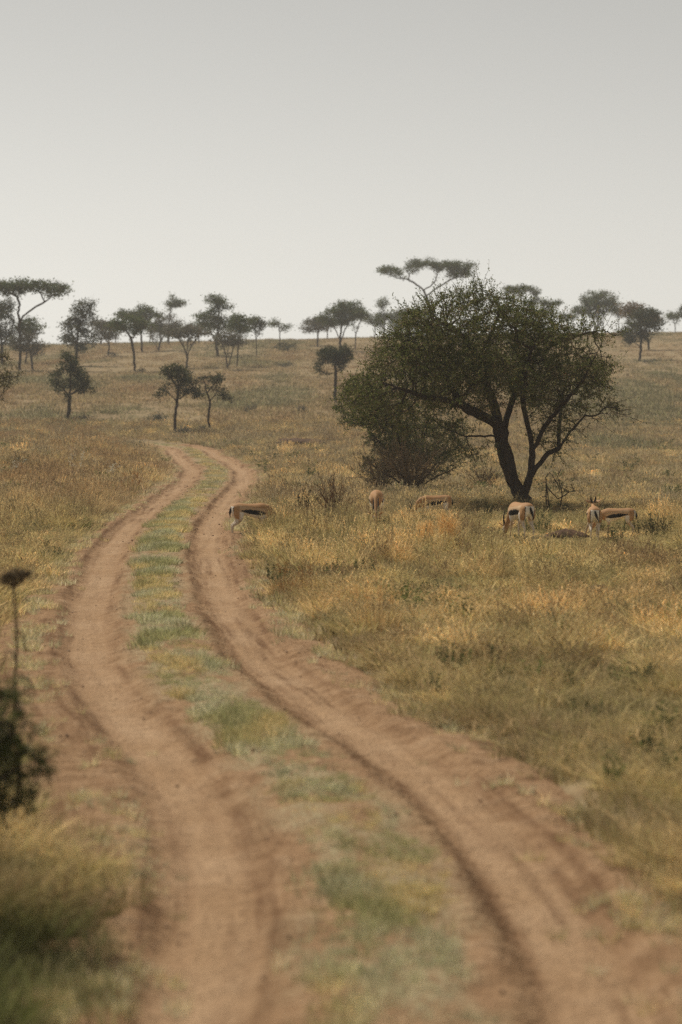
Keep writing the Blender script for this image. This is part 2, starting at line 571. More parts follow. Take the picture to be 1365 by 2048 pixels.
def blob_points(n, blobs, seed, hollow=0.0, gap=0.35, gscale=0.6):
    """blobs: (x,y,z,rx,ry,rz[,weight]) -> n points spread in the union, with gaps"""
    vol = np.array([b[3] * b[4] * b[5] * (b[6] if len(b) > 6 else 1) for b in blobs]); vol /= vol.sum()
    out = []
    tot = 0
    while tot < n:
        k = rng.choice(len(blobs), n, p=vol)
        d = unit(rng.normal(0, 1, (n, 3))); r = rng.uniform(hollow ** 3, 1, (n, 1)) ** (1 / 3)
        B = np.array([b[:6] for b in blobs])[k]
        p = B[:, :3] + d * r * B[:, 3:]
        g = fbm(p[:, 0] / gscale + p[:, 1] * 0.7 / gscale, p[:, 2] / gscale - p[:, 1] * 0.5 / gscale, seed, 2)
        p = p[g > gap]
        out.append(p); tot += len(p)
    return np.concatenate(out)[:n]

def twiglets(pos, par, r, sel, per, length, rad, up=0.1, seed=0):
    """thin straight thorny shoots at the chosen nodes: returns start, end"""
    i = np.repeat(sel, per)
    d = unit(pos[i] - pos[np.maximum(par[i], 0)] + 1e-6)
    dirs = unit(d * 0.8 + rng.normal(0, 0.65, (len(i), 3)) + np.array([0, 0, up]))
    L = length * rng.uniform(0.4, 1.25, (len(i), 1))
    return pos[i], pos[i] + dirs * L

def sticks(A, B, rad, col, taper=0.3):
    """three-sided shoots"""
    n = len(A)
    T = unit(B - A)
    ref = np.where(np.abs(T[:, 2:3]) > 0.8, np.array([[1.0, 0, 0]]), np.array([[0, 0, 1.0]]))
    X = unit(np.cross(T, ref)); Yv = np.cross(T, X)
    rad = np.broadcast_to(np.asarray(rad, float).reshape(-1, 1), (n, 1))
    ring = []
    for base, rr in ((A, rad), (B, rad * taper)):
        for k in range(3):
            a = k * 2 * math.pi / 3
            ring.append(base + rr * (math.cos(a) * X + math.sin(a) * Yv))
    V = np.stack(ring, 1).reshape(-1, 3)
    o = (np.arange(n) * 6)[:, None]
    F = np.concatenate([o + np.array([[0, 1, 4, 3]]), o + np.array([[1, 2, 5, 4]]), o + np.array([[2, 0, 3, 5]])])
    return V, F, np.repeat(col, 6, 0)

def join(parts):
    """parts: (V, F4, col per vertex)"""
    V = []; F = []; C = []; b = 0
    for v, f, c in parts:
        V.append(v); F.append(f + b); C.append(c); b += len(v)
    return np.concatenate(V), np.concatenate(F), np.concatenate(C)

GREEN_DARK = (0.048, 0.056, 0.022); GREEN_MID = (0.082, 0.092, 0.034); GREEN_OLIVE = (0.115, 0.112, 0.045)
STRAW = (0.27, 0.205, 0.115); TWIG = (0.105, 0.078, 0.055); GREYTWIG = (0.135, 0.12, 0.10)

def to_local(base, d, px, py, depth=0.0):
    """offset in metres, seen from the base point, of something at photograph position px, py standing at distance d"""
    r = ray(px, py) * d
    return np.array([r[0] - base[0], depth, EYE + r[2] - base[2]])

# ------------------------------------------------------------------ the big thorn tree
def shoots_and_leaves(pos, par, r, thr, per, length, rad, nleaf, leaf, palette, probs, stick_pal, stick_probs, bare=None, up=0.1):
    sel = np.nonzero(r < thr)[0]; sel = sel[sel > 0]
    A, B = twiglets(pos, par, r, sel, per, length, rad, up)
    st = sticks(A, B, rad, pick_cols(len(A), stick_pal, stick_probs, 0.3))
    # thorns: short pale needles along the shoots
    k = rng.integers(0, len(A), len(A) // 2); t = rng.uniform(0.2, 0.95, (len(k), 1))
    P = A[k] + (B[k] - A[k]) * t
    th = sticks(P, P + unit(rng.normal(0, 1, P.shape)) * 0.06 * rng.uniform(0.6, 1.3, (len(P), 1)), rad * 0.75, pick_cols(len(P), [TWIG, (0.50, 0.45, 0.36)], [1, 1.2], 0.2))
    wood = join([st, th])
    k = np.repeat(np.arange(len(A)), nleaf)
    if bare is not None:
        pr = bare(A[k]); k = k[rng.uniform(0, 1, len(k)) > pr]
    t = rng.uniform(0.05, 1.05, (len(k), 1))
    d = unit(B[k] - A[k])
    C = A[k] + (B[k] - A[k]) * t + rng.normal(0, 0.012, (len(k), 3))
    U = unit(d * 0.5 + rng.normal(0, 0.7, C.shape)) * leaf * rng.uniform(0.6, 1.3, (len(k), 1))
    W = unit(np.cross(U, rng.normal(0, 1, C.shape))) * leaf * 0.42
    V, F = diamonds(C + U, U, W)
    col = np.repeat(pick_cols(len(k), palette, probs, 0.3), 4, 0)
    return wood, (V, F, col)

def crown_blobs(base, d, specs):
    """(px, py, rx, ry, depth, rdepth, weight) in the photograph's pixels and metres -> metres"""
    s = FPX / d
    out = []
    for (px, py, rx, ry, dep, rd, w) in specs:
        p = to_local(base, d, px, py, dep)
        out.append((p[0], p[1], p[2], rx / s, rd, ry / s, w))
    return out

def thorn_tree():
    g = ground_at(1045, 1015)
    base = np.array([(1045 - 682.5) / FPX * g[1], g[1], 0]); base[2] = float(ground_h(base[0], base[1])) - 0.03
    d = base[1]
    def L(*pts):
        return [to_local(base, d, p[0], p[1], p[2] if len(p) > 2 else 0) for p in pts]
    sk = [
        L((1045, 1022), (1040, 990), (1024, 955), (1012, 915, .05), (1004, 880, .05), (998, 850, .05), (990, 815, .1), (976, 780, .15), (969, 745, .2), (958, 715, .2), (952, 690, .1)),
        L((998, 850, .05), (985, 842, -.1), (965, 832, -.25), (930, 815, -.5), (890, 800, -.7), (850, 795, -.9), (812, 782, -1.0)),
        L((1004, 880, .05), (988, 872, -.2), (960, 871, -.5), (930, 872, -.7), (901, 862, -.9), (868, 842, -1.1)),
        L((930, 815, -.5), (905, 780, -.2), (880, 735, .2), (850, 700, .4), (830, 680, .5)),
        L((1036, 985), (1026, 930, .15), (1020, 905, .2), (1012, 887, .25), (1012, 858, .35), (1026, 810, .6), (1041, 771, .9), (1066, 718, 1.1), (1075, 680, 1.1)),
        L((1046, 1000), (1058, 962, -.05), (1070, 938, -.1), (1095, 906, -.2), (1116, 896, -.3), (1138, 862, -.4), (1160, 838, -.5)),
        L((1060, 958, -.05), (1066, 911, 0), (1061, 867, .1), (1053, 834, .1), (1046, 800, 0), (1050, 750, -.3), (1060, 700, -.6)),
        L((1066, 905), (1085, 858, -.2), (1100, 834, -.4), (1130, 800, -.7), (1160, 760, -.9), (1190, 700, -1.0)),
        L((1116, 896, -.3), (1120, 860, .2), (1128, 815, .7), (1140, 770, 1.1)),
        L((958, 715, .2), (935, 680, 0), (900, 655, -.2), (868, 640, -.3)),
        L((958, 715, .2), (985, 665, .4), (1000, 630, .5), (1003, 610, .5)),
        L((1066, 718, 1.1), (1110, 690, .8), (1160, 670, .5), (1200, 660, .4)),
        L((969, 745, .2), (920, 730, .9), (870, 720, 1.5), (820, 740, 1.7)),
    ]
    blobs = crown_blobs(base, d, [
        (960, 645, 100, 56, 0.0, 1.9, 1.1), (865, 665, 80, 62, 0.0, 1.6, 1.1), (820, 735, 85, 62, 0.1, 1.5, 1.1),
        (765, 800, 95, 58, -.2, 1.4, 1.0), (715, 815, 58, 42, -.2, .9, .9), (805, 690, 50, 45, .3, 1.2, .7), (1225, 660, 30, 16, 0, .5, .8), (1060, 670, 100, 62, .2, 1.8, 1.0), (1185, 665, 55, 28, .1, 0.9, 1.1),
        (1140, 745, 88, 52, 0, 1.5, 0.85), (1155, 822, 88, 44, 0, 1.2, 0.75), (1000, 740, 120, 55, 0, 2.1, 0.9),
        (960, 598, 82, 27, 0, 1.1, 0.8), (890, 775, 90, 45, .2, 1.9, 0.8), (1090, 770, 70, 50, .2, 1.6, .6),
        (1235, 830, 38, 16, -.2, 0.5, 0.5), (1120, 872, 65, 30, 0, .8, .55), (945, 905, 60, 22, -.6, .6, .18), (930, 800, 85, 38, -.7, 1.3, .6), (1060, 800, 80, 38, -.5, 1.2, .45), (850, 850, 70, 30, -.8, .9, .4)])
    att = blob_points(4900, blobs, 41, 0.0, 0.485, 0.66)
    pos, par = grow(sk, att, 0.115, 1.1, 0.15, 70, 0.34, 0.02, 12000)
    r, nch = tree_radii(pos, par, 0.0055, 2.0, 0.21)
    r[:3] *= 1.35
    root = empty("thorn_tree", base)
    tag(root, "large gnarled thorn tree with a forked dark trunk and wide olive crown", "tree")
    # bark twigs thicker than shoots are one continuous wooden body
    link("trunk", wood_mesh("trunk", pos, par, r, 10, 4, 0.03), M_bark, root)
    def bare(P):
        right = sstep(0.3, 1.2, P[:, 0]) * sstep(3.5, 2.5, P[:, 2])
        top = sstep(4.7, 5.6, P[:, 2]) * 0.45
        clump = sstep(0.52, 0.66, fbm(P[:, 0] / 0.5, P[:, 2] / 0.5 + P[:, 1], 71, 2)) * 0.75
        return np.clip(0.03 + 0.42 * right + top + clump * .8, 0, 0.94)
    wood, leaves = shoots_and_leaves(pos, par, r, 0.0105, 4, 0.34, 0.0042, 11, 0.028, [(.055, .074, .020), (.125, .150, .040), (.225, .225, .085), STRAW], [3, 4, 3.4, 1.0],
                                     [TWIG, STRAW, (.06, .045, .03)], [3, 1.2, 3], bare)
    # long wayward shoots breaking the outline, leafy along their length
    ctr = np.array([-0.6, 0, 3.2]); tips = np.nonzero((nch == 0) & (np.linalg.norm((pos - ctr) / np.array([3.2, 2.2, 2.2]), axis=1) > .80) & (pos[:, 2] > 1.3))[0]
    tips = rng.choice(tips, min(len(tips), 420), replace=False)
    A = pos[tips]; dr = unit(unit((A - ctr) / np.array([1.2, 1, .8])) + rng.normal(0, .40, A.shape) + np.array([0, 0, .15]))
    P0 = A; segs = []; lv = []
    Ls = rng.uniform(.10, .24, (len(A), 1))
    for k in range(3):
        P1 = P0 + dr * Ls; segs.append(sticks(P0, P1, .0058 - .0014 * k, pick_cols(len(A), [TWIG, (.06, .045, .03), STRAW], [3, 2, .8], .3), .75))
        m = 7; kk = np.repeat(np.arange(len(A)), m); kk = kk[rng.uniform(0, 1, len(kk)) > bare(P0[kk]) * .9]
        C = P0[kk] + (P1 - P0)[kk] * rng.uniform(0, 1, (len(kk), 1)) + rng.normal(0, .014, (len(kk), 3))
        U = unit(dr[kk] * .6 + rng.normal(0, .7, C.shape)) * .026 * rng.uniform(.6, 1.3, (len(kk), 1)); W = unit(np.cross(U, rng.normal(0, 1, C.shape))) * .011
        dv, df = diamonds(C + U, U, W); lv.append((dv, df, np.repeat(pick_cols(len(kk), [(.055, .074, .020), (.110, .138, .036), (.175, .185, .060)], [2, 4, 3], .3), 4, 0)))
        P0 = P1; dr = unit(dr + rng.normal(0, .22, dr.shape))
    wood = join([wood] + segs); leaves = join([leaves] + lv)
    o = link("twig", mesh_np("twig", wood[0], [wood[1]], col=wood[2]), M_twig, root); o["kind"] = "stuff"
    o = link("crown", mesh_np("crown", leaves[0], [leaves[1]], col=leaves[2]), M_leaf, root); o["kind"] = "stuff"
    print("thorn tree nodes", len(pos), "leaves", len(leaves[1]))
thorn_tree()

def bush(name, label, cat, basepx, d, stems, specs, natt, step, palette, probs, per, length, nleaf, leaf, rad, rtip=0.006, expo=2.1, thr=0.012, gap=0.38, gs=0.6,
         stick_pal=(TWIG, STRAW, GREYTWIG), stick_probs=(4, 2, 2), bare=None, group=None, maxn=5000, up=0.1):
    base = np.array([(basepx - 682.5) / FPX * d, d, 0]); base[2] = float(ground_h(base[0], base[1])) - 0.03
    sk = [[to_local(base, d, p[0], p[1], p[2] if len(p) > 2 else 0) for p in st] for st in stems]
    for st in sk: st[0][2] = max(st[0][2], -0.05) if st is not sk[0] else -0.05
    att = blob_points(natt, crown_blobs(base, d, specs), rng.integers(999), 0.0, gap, gs)
    att = att[att[:, 2] > 0.1]
    pos, par = grow(sk, att, step, step * 9, step * 1.4, 60, 0.3, 0.03, maxn)
    r, nch = tree_radii(pos, par, rtip, expo, 0.2)
    root = empty(name, base); tag(root, label, cat, group)
    link("trunk" if cat == "tree" else "stem", wood_mesh("stem", pos, par, r, 7, 4, 0.03), M_bark, root)
    wood, leaves = shoots_and_leaves(pos, par, r, thr, per, length, rad, nleaf, leaf, list(palette), list(probs), list(stick_pal), list(stick_probs), bare, up)
    o = link("twig", mesh_np("twig", wood[0], [wood[1]], col=wood[2]), M_twig, root); o["kind"] = "stuff"
    if len(leaves[1]):
        o = link("crown" if cat == "tree" else "foliage", mesh_np("crown", leaves[0], [leaves[1]], col=leaves[2]), M_leaf, root); o["kind"] = "stuff"
    return root

bush("round_thorn_bush", "rounded green bush with a brown dry skirt behind the left of the large tree", "bush", 825, 68.0,
     [[(825, 985), (815, 930), (800, 880), (780, 840), (750, 810)], [(826, 980), (838, 920, .2), (850, 870, .3), (870, 830, .4)],
      [(825, 985), (790, 958, -.3), (752, 935, -.4), (730, 915, -.4)], [(828, 985), (862, 958, -.3), (905, 938, -.4)], [(824, 985), (818, 955, -.7), (805, 925, -1.0), (800, 890, -1.1)], [(827, 985), (842, 950, -.6), (858, 915, -.9)], [(822, 980), (790, 930, -.3), (765, 890, -.5), (745, 870, -.5)], [(830, 980), (865, 935, -.2), (890, 900, -.3)], [(823, 980), (810, 900, .6), (800, 830, 1.0), (810, 770, 1.0)]],
     [(735, 800, 72, 55, 0, 1.2, 1), (800, 815, 90, 65, 0, 1.5, 1), (830, 880, 105, 60, 0, 1.4, .9), (820, 925, 105, 48, -.3, 1.2, 2.2), (900, 870, 45, 55, 0, 1.0, .5), (720, 840, 48, 22, 0, .8, .7)],
     2800, 0.13, [(0.055, 0.075, 0.026), (0.085, 0.105, 0.036), (0.125, 0.125, 0.05), STRAW], [3, 4, 2, .4], 4, 0.24, 9, 0.030, 0.004,
     bare=lambda P: np.clip(0.03 + 0.78 * sstep(1.25, 0.45, P[:, 2] + .5 * (fbm(P[:, 0] / .4, P[:, 1] / .4 + P[:, 2], 79, 2) - .5)), 0, 0.85), stick_probs=(4, 3, 3))

bush("thorny_sapling", "bare twisted sapling with looping brown stems and a few leaves, right of the forked trunk", "sapling", 1108, 52.0,
     [[(1108, 1052), (1100, 1020), (1096, 985), (1092, 955), (1100, 945), (1112, 962), (1122, 985, .1)], [(1110, 1048), (1122, 1020, .1), (1126, 990, .1), (1118, 960), (1104, 962)],
      [(1106, 1046), (1093, 1010, -.1), (1092, 970), (1104, 985), (1116, 998)], [(1118, 998), (1140, 985, .2), (1165, 982, .2)], [(1112, 962), (1122, 940), (1128, 928)]],
     [(1115, 985, 45, 35, 0, .35, 1), (1130, 1030, 45, 25, 0, .35, .7)], 90, 0.10, [GREEN_MID, GREEN_OLIVE], [2, 1], 2, 0.16, 2, 0.022, 0.004, rtip=0.006, expo=2.6, stick_probs=(5, 1, 1))

bush("thorn_tree", "olive thorn tree at the left edge with only fine branch tips in view", "tree", -105, 84.0,
     [[(-105, 960), (-100, 860), (-95, 800), (-70, 775), (-40, 765), (-10, 760), (20, 752)], [(-95, 800), (-60, 740, .5), (-20, 720, .3), (10, 712)], [(-95, 800), (-130, 750), (-170, 720)], [(-70, 775), (-30, 795, -.3), (5, 800, -.3)]],
     [(-30, 745, 75, 48, 0, 1.6, 1), (-120, 740, 110, 60, 0, 2.4, .7)], 700, 0.17, [GREEN_DARK, GREEN_OLIVE, (0.16, 0.14, 0.07)], [1, 3, 2], 4, 0.30, 5, 0.034, 0.006, rtip=0.008)

# near left: a low thorn bush whose drooping branch hangs into view
bush("drooping_thorn_bush", "dark drooping thorn bush at the left edge beside the track, blurred close to the viewer", "bush", -90, 11.2,
     [[(-90, 1745), (-80, 1600), (-60, 1480), (-20, 1440), (20, 1450), (38, 1500), (40, 1560), (55, 1600)], [(-60, 1480), (-20, 1410, .1), (25, 1400, .1), (50, 1440)], [(-20, 1440), (30, 1470, -.1), (70, 1510, -.1), (95, 1530)],
      [(-80, 1600), (-30, 1570), (0, 1590), (8, 1630)], [(-90, 1700), (-140, 1550), (-170, 1450)]],
     [(10, 1445, 85, 65, 0, .25, 1), (25, 1530, 75, 80, 0, .25, .9), (-60, 1500, 90, 110, 0, .4, .8), (0, 1620, 40, 60, 0, .2, .6), (-130, 1500, 100, 130, 0, .5, .6)],
     720, 0.05, [(0.055, 0.068, 0.024), (0.095, 0.11, 0.04), (0.15, 0.155, 0.065)], [3, 3, 2], 3, 0.12, 6, 0.020, 0.003, rtip=0.0035, thr=0.008, gap=.54, gs=.16)

# ------------------------------------------------------------------ trees on the slope
def far_tree(name, label, cat, basepx, stems, blobs, pal='green', d=None, natt=200, flakes=30, leaf=0.135, spread=0.34, rtip=0.018, expo=2.1, group=None, dry=0.06, gap=0.41, rmax=0.30):
    g = ground_at(*basepx)
    if d is None: d = g[1]
    base = np.array([(basepx[0] - 682.5) / FPX * d, d, 0]); base[2] = float(ground_h(base[0], base[1])) - 0.05
    s = FPX / d
    # the measured height starts from where the trunk meets the ground
    def loc(px, py, dep=0.0):
        return to_local(base, d, px, py, dep)
    sk = []
    for i, st in enumerate(stems):
        pl = []
        for j, p in enumerate(st):
            dep = p[2] if len(p) > 2 else (0 if j == 0 else rng.normal(0, 0.25))
            q = loc(p[0], p[1], dep); pl.append(q)
        if i == 0: pl[0] = np.array([0.0, 0.0, -0.1])
        sk.append(pl)
    bl = []
    for b in blobs:
        p = loc(b[0], b[1], rng.normal(0, 0.3))
        rx, rz = b[2] / s * (1.16 if d > 205 else 1.0), b[3] / s * (1.12 if d > 205 else 1.0)
        bl.append((p[0], p[1], p[2], rx, max(0.5, rx * 0.85), rz, 1.0))
    att = blob_points(int(natt * 1.25), bl, int(rng.integers(999)), 0.0, gap, 1.1)
    step = 0.30 if d > 205 else 0.19
    pos, par = grow(sk, att, step, 4.5, step * 1.35, 45, 0.30, 0.02, 2200)
    r, nch = tree_radii(pos, par, rtip, expo, rmax)
    root = empty(name, base); tag(root, label, cat, group)
    link("trunk" if cat == "tree" else "stem", wood_mesh("trunk", pos, par, r, 6, 3, 0.05), M_fbark if pal == 'grey' else M_bark, root)
    nb = np.array([len(p) for p in sk]).sum()
    sel = np.nonzero(r < rtip * 2.6)[0]; sel = sel[sel > 0]
    zmin, zmax = pos[sel, 2].min(), pos[sel, 2].max()
    # fine bare twigs
    A, B = twiglets(pos, par, r, sel, 3, spread * 2.0, 0.01, 0.25)
    st = sticks(A, B, 0.011 if d > 205 else 0.007, pick_cols(len(A), [TWIG, GREYTWIG, (0.17, 0.13, 0.10)], [2, 3, 1], .3))
    k = np.repeat(sel, flakes)
    if dry > 0:
        dn = fbm(pos[k, 0] / 1.1, pos[k, 2] / 1.1 + pos[k, 1], 77, 2)
        k = k[(dn > 0.30 + 0.4 * dry * rng.uniform(0.6, 1.2, len(k)))]
    C = pos[k] + rng.normal(0, spread, (len(k), 3)) * np.array([1, 1, 0.55])
    U = unit(rng.normal(0, 1, C.shape) * np.array([1, 1, 0.6])) * leaf * rng.uniform(0.5, 1.3, (len(k), 1))
    W = unit(np.cross(U, rng.normal(0, 1, C.shape))) * leaf * 0.42
    V, F = diamonds(C, U, W)
    if pal == 'green': P, w = [(0.055, 0.078, 0.030), (0.090, 0.120, 0.042), (0.130, 0.145, 0.058), (0.15, 0.135, 0.085)], [3, 4, 2, .7]
    elif pal == 'dark': P, w = [(0.042, 0.052, 0.024), (0.065, 0.076, 0.032), (0.10, 0.098, 0.045)], [3, 3, 1]
    elif pal == 'grey': P, w = [(0.12, 0.115, 0.08), (0.16, 0.145, 0.11), (0.10, 0.11, 0.06), (0.20, 0.17, 0.13)], [3, 3, 2, 1]
    else: P, w = [(0.16, 0.11, 0.06), (0.21, 0.15, 0.09), (0.09, 0.08, 0.04)], [2, 2, 1]
    col = pick_cols(len(k), P, w, .3)
    o = link("twig", mesh_np("twig", st[0], [st[1]], col=st[2]), M_twig, root); o["kind"] = "stuff"
    o = link("crown" if cat == "tree" else "foliage", mesh_np("crown", V, [F], col=np.repeat(col, 4, 0)), M_leaf, root); o["kind"] = "stuff"
    return root

G_slope = "trees scattered over the grassy slope"
T = lambda *a, **k: far_tree(*a, group=G_slope, **k)
# the two tall umbrella crowns
T("umbrella_acacia", "tall flat-topped acacia at the upper left with a forked leaning trunk clear against the sky", "tree", (40, 742),
  [[(40, 742), (41, 690), (38, 650), (46, 632), (68, 616), (90, 603), (108, 588, .5)], [(41, 645), (36, 625), (40, 610), (33, 592, .3), (20, 585)], [(90, 603), (82, 585, -.6), (70, 580)], [(33, 592), (45, 580, .8)]],
  [(15, 574, 38, 12), (62, 570, 34, 10), (108, 576, 32, 13), (-30, 580, 25, 12)], 'green', natt=280, flakes=34)
T("umbrella_acacia", "tall flat-topped acacia with long bare forks, rising above the large thorn tree", "tree", (868, 664),
  [[(868, 664), (862, 620), (853, 592), (846, 578), (830, 566), (815, 558), (800, 552, .5)], [(846, 580), (862, 572), (872, 560), (876, 545, .5)], [(818, 560), (819, 548, -.5), (812, 538)], [(815, 558), (795, 556), (772, 546)],
   [(853, 592), (880, 572), (900, 560, -.6), (922, 552)]],
  [(785, 539, 32, 7), (828, 526, 32, 9), (868, 529, 30, 9), (918, 530, 30, 9), (925, 545, 22, 9)], 'green', d=318, natt=280, flakes=34, rmax=0.22)
# left group
T("dark_acacia", "dark broad tree cut off by the left edge below the tall umbrella crown", "tree", (6, 728), [[(6, 728), (4, 690), (0, 660)], [(4, 690), (20, 665), (28, 645)]],
  [(4, 650, 32, 34), (-20, 625, 28, 25), (18, 610, 14, 12)], 'dark', natt=230)
T("dark_acacia", "dark green round crown right behind the leaning umbrella acacia trunk", "tree", (52, 728), [[(52, 728), (54, 690), (58, 665)], [(54, 690), (74, 660)]], [(58, 655, 26, 16), (76, 646, 16, 10)], 'green', natt=150)
T("grey_acacia", "grey bare-looking tree with two thin stems in front of the tall left umbrella acacia", "tree", (66, 742), [[(66, 742), (63, 715), (58, 695), (50, 682)], [(63, 715), (78, 700), (84, 688)]],
  [(50, 685, 30, 18), (82, 692, 16, 14)], 'grey', natt=160, dry=.3)
T("shaggy_tree", "tall shaggy dark tree with a dead brown left half, behind the young conical tree", "tree", (153, 732), [[(153, 732), (154, 690), (158, 650), (166, 615)], [(154, 690), (143, 665), (138, 645)], [(158, 650), (178, 620), (186, 603)]],
  [(165, 640, 24, 32), (158, 680, 34, 24), (168, 615, 18, 14), (140, 660, 20, 26)], 'dark', natt=260, dry=.15)
T("young_thorn_tree", "small dark conical tree with a slim leaning trunk beyond the golden left verge", "tree", (136, 838), [[(136, 838), (138, 810), (141, 790), (142, 750), (140, 715)], [(141, 795), (125, 775), (112, 765)], [(141, 790), (160, 775), (176, 765)]],
  [(140, 765, 42, 36), (138, 725, 22, 20), (172, 775, 18, 14), (118, 790, 20, 16), (128, 708, 10, 8)], 'dark', natt=420, leaf=.09, spread=.17, flakes=17, rtip=0.012, gap=.46, dry=.1)
T("young_thorn_tree", "small thorn tree with a thick straight trunk and ragged sides beyond the track's bend", "tree", (350, 866), [[(350, 866), (351, 830), (354, 800), (357, 770), (352, 740)], [(354, 802), (335, 785), (322, 780), (316, 792)], [(354, 800), (376, 786), (390, 782), (398, 790)], [(356, 775), (335, 745)]],
  [(355, 750, 30, 18), (348, 735, 22, 10), (358, 778, 34, 18), (330, 742, 10, 8), (385, 762, 14, 12), (325, 788, 14, 10), (392, 790, 10, 10)], 'dark', natt=360, leaf=.08, spread=.16, flakes=22, rtip=0.012, dry=.25, gap=.40)
T("young_thorn_tree", "slim thorn tree with a thin curved trunk, right of the small thick-trunked one", "tree", (421, 862), [[(421, 862), (417, 838), (420, 810), (420, 802), (412, 780), (408, 758)], [(420, 802), (436, 782), (450, 790), (462, 800)], [(414, 785), (432, 765), (440, 752)], [(420, 804), (405, 792)]],
  [(410, 758, 18, 12), (432, 758, 16, 10), (425, 778, 28, 10), (450, 792, 14, 8), (405, 790, 10, 8)], 'dark', natt=230, leaf=.08, spread=.16, flakes=22, rtip=0.012, dry=.3, gap=.40)
T("flat_thorn_tree", "small flat-topped thorn tree with a dry lower bough, left of the large tree's crown", "tree", (671, 805), [[(671, 805), (671, 770), (672, 745), (670, 720), (662, 705)], [(672, 745), (655, 748), (640, 742), (633, 730)], [(671, 730), (688, 715), (698, 704)], [(672, 745), (688, 733)]],
  [(662, 706, 24, 14), (692, 702, 20, 13), (674, 714, 34, 12), (636, 738, 9, 7)], 'dark', natt=420, leaf=.09, spread=.19, flakes=34, rtip=0.014, gap=.36)
# middle groups on the skyline
T("grey_acacia", "small greyish tree right of the shaggy tree with a dark bush at its foot", "tree", (217, 712), [[(217, 712), (219, 690), (218, 668)], [(219, 690), (206, 670)]], [(214, 662, 24, 20), (205, 645, 16, 10)], 'grey', natt=130, dry=.15)
T("umbrella_acacia", "flat green acacia with a slim straight trunk, standing forward of the skyline trees", "tree", (271, 742), [[(271, 742), (268, 705), (264, 680), (255, 664)], [(264, 680), (276, 662), (285, 655)]],
  [(245, 655, 26, 10), (275, 652, 30, 10), (262, 642, 32, 8)], 'green', natt=190, dry=.1)
T("umbrella_acacia", "broad dark green acacia on the skyline behind the slim straight trunk", "tree", (285, 704), [[(285, 704), (284, 675), (280, 650), (268, 632)], [(282, 660), (298, 640), (308, 628)]],
  [(255, 632, 28, 9), (290, 628, 32, 10), (295, 618, 20, 6), (240, 622, 14, 5)], 'green', natt=200)
T("grey_acacia", "leafless grey tree with a hazy vase crown between the broad acacia and the lone tuft", "tree", (317, 702), [[(317, 702), (322, 680), (318, 660)], [(322, 680), (340, 655), (348, 645)], [(317, 700), (306, 680), (300, 660)]],
  [(318, 660, 32, 18), (342, 648, 18, 18), (330, 632, 22, 7)], 'grey', natt=180, dry=.35)
T("tufted_acacia", "thin acacia with a single small green tuft standing alone above the skyline", "tree", (338, 690), [[(338, 690), (338, 650), (342, 620), (348, 606)]], [(352, 606, 19, 7), (343, 596, 8, 8)], 'green', natt=70)
T("grey_acacia", "pale vase-shaped acacia with many fine rising branches, above the small thick-trunked thorn tree", "tree", (374, 736), [[(374, 736), (374, 712), (366, 690), (355, 672)], [(374, 712), (384, 690), (396, 675)], [(374, 712), (376, 680)]],
  [(356, 665, 26, 10), (388, 663, 28, 10), (372, 658, 30, 8)], 'grey', natt=190, dry=.1)
T("tall_acacia", "tallest green acacia of the middle group with stacked crown tiers", "tree", (437, 713), [[(437, 713), (433, 690), (436, 660), (438, 625), (434, 602)], [(434, 690), (418, 655), (412, 640)], [(436, 665), (455, 645)]],
  [(434, 599, 25, 9), (444, 612, 22, 8), (418, 634, 26, 12), (452, 642, 28, 10), (430, 650, 30, 9)], 'green', natt=260)
T("grey_acacia", "grey multi-stemmed acacia standing forward below the tallest tiered acacia", "tree", (456, 739), [[(456, 739), (453, 712), (446, 690), (438, 680)], [(455, 735), (464, 705), (470, 685)], [(454, 715), (458, 690)]],
  [(446, 682, 22, 9), (470, 682, 22, 10), (455, 672, 26, 8)], 'grey', natt=160, dry=.2)
T("leaning_acacia", "thin-stemmed green acacia just right of the grey multi-stemmed one", "tree", (475, 733), [[(475, 733), (476, 700), (480, 665), (486, 640)], [(478, 680), (494, 655)]], [(486, 634, 22, 9), (480, 650, 20, 9), (496, 640, 12, 8)], 'green', natt=140)
T("slim_acacia", "slim dark acacia with a narrow vase crown at the right end of the middle group", "tree", (514, 712), [[(514, 712), (513, 680), (510, 655)], [(513, 680), (522, 655)]], [(508, 648, 14, 8), (522, 645, 12, 8), (515, 640, 14, 5)], 'dark', natt=110)
T("umbrella_acacia", "smallest flat umbrella acacia, alone on the skyline gap left of centre", "tree", (560, 694), [[(560, 694), (560, 668), (558, 652)]], [(558, 650, 19, 5), (550, 645, 12, 4), (570, 656, 10, 4)], 'green', natt=70)
T("grey_acacia", "low grey acacia at the left end of the centre skyline group", "tree", (635, 674), [[(635, 674), (637, 660), (630, 648)], [(637, 660), (648, 646)]], [(640, 648, 34, 11), (625, 655, 20, 10), (628, 640, 14, 5)], 'grey', d=300, natt=140, dry=.1)
T("umbrella_acacia", "broad vase-stemmed acacia with a layered crown, largest of the centre skyline group", "tree", (681, 703), [[(681, 703), (680, 680), (672, 660), (662, 645)], [(680, 685), (690, 660), (700, 640)], [(680, 680), (684, 650), (686, 620)]],
  [(698, 607, 22, 8), (690, 622, 38, 10), (660, 634, 24, 10), (715, 630, 24, 9), (680, 640, 34, 8)], 'green', natt=260, dry=.05)
T("umbrella_acacia", "dark flat acacia with a thin forked trunk at the right of the centre skyline group", "tree", (711, 700), [[(711, 700), (712, 670), (718, 648), (728, 632)], [(712, 670), (706, 645)]], [(732, 621, 24, 10), (715, 628, 20, 8)], 'green', natt=140)
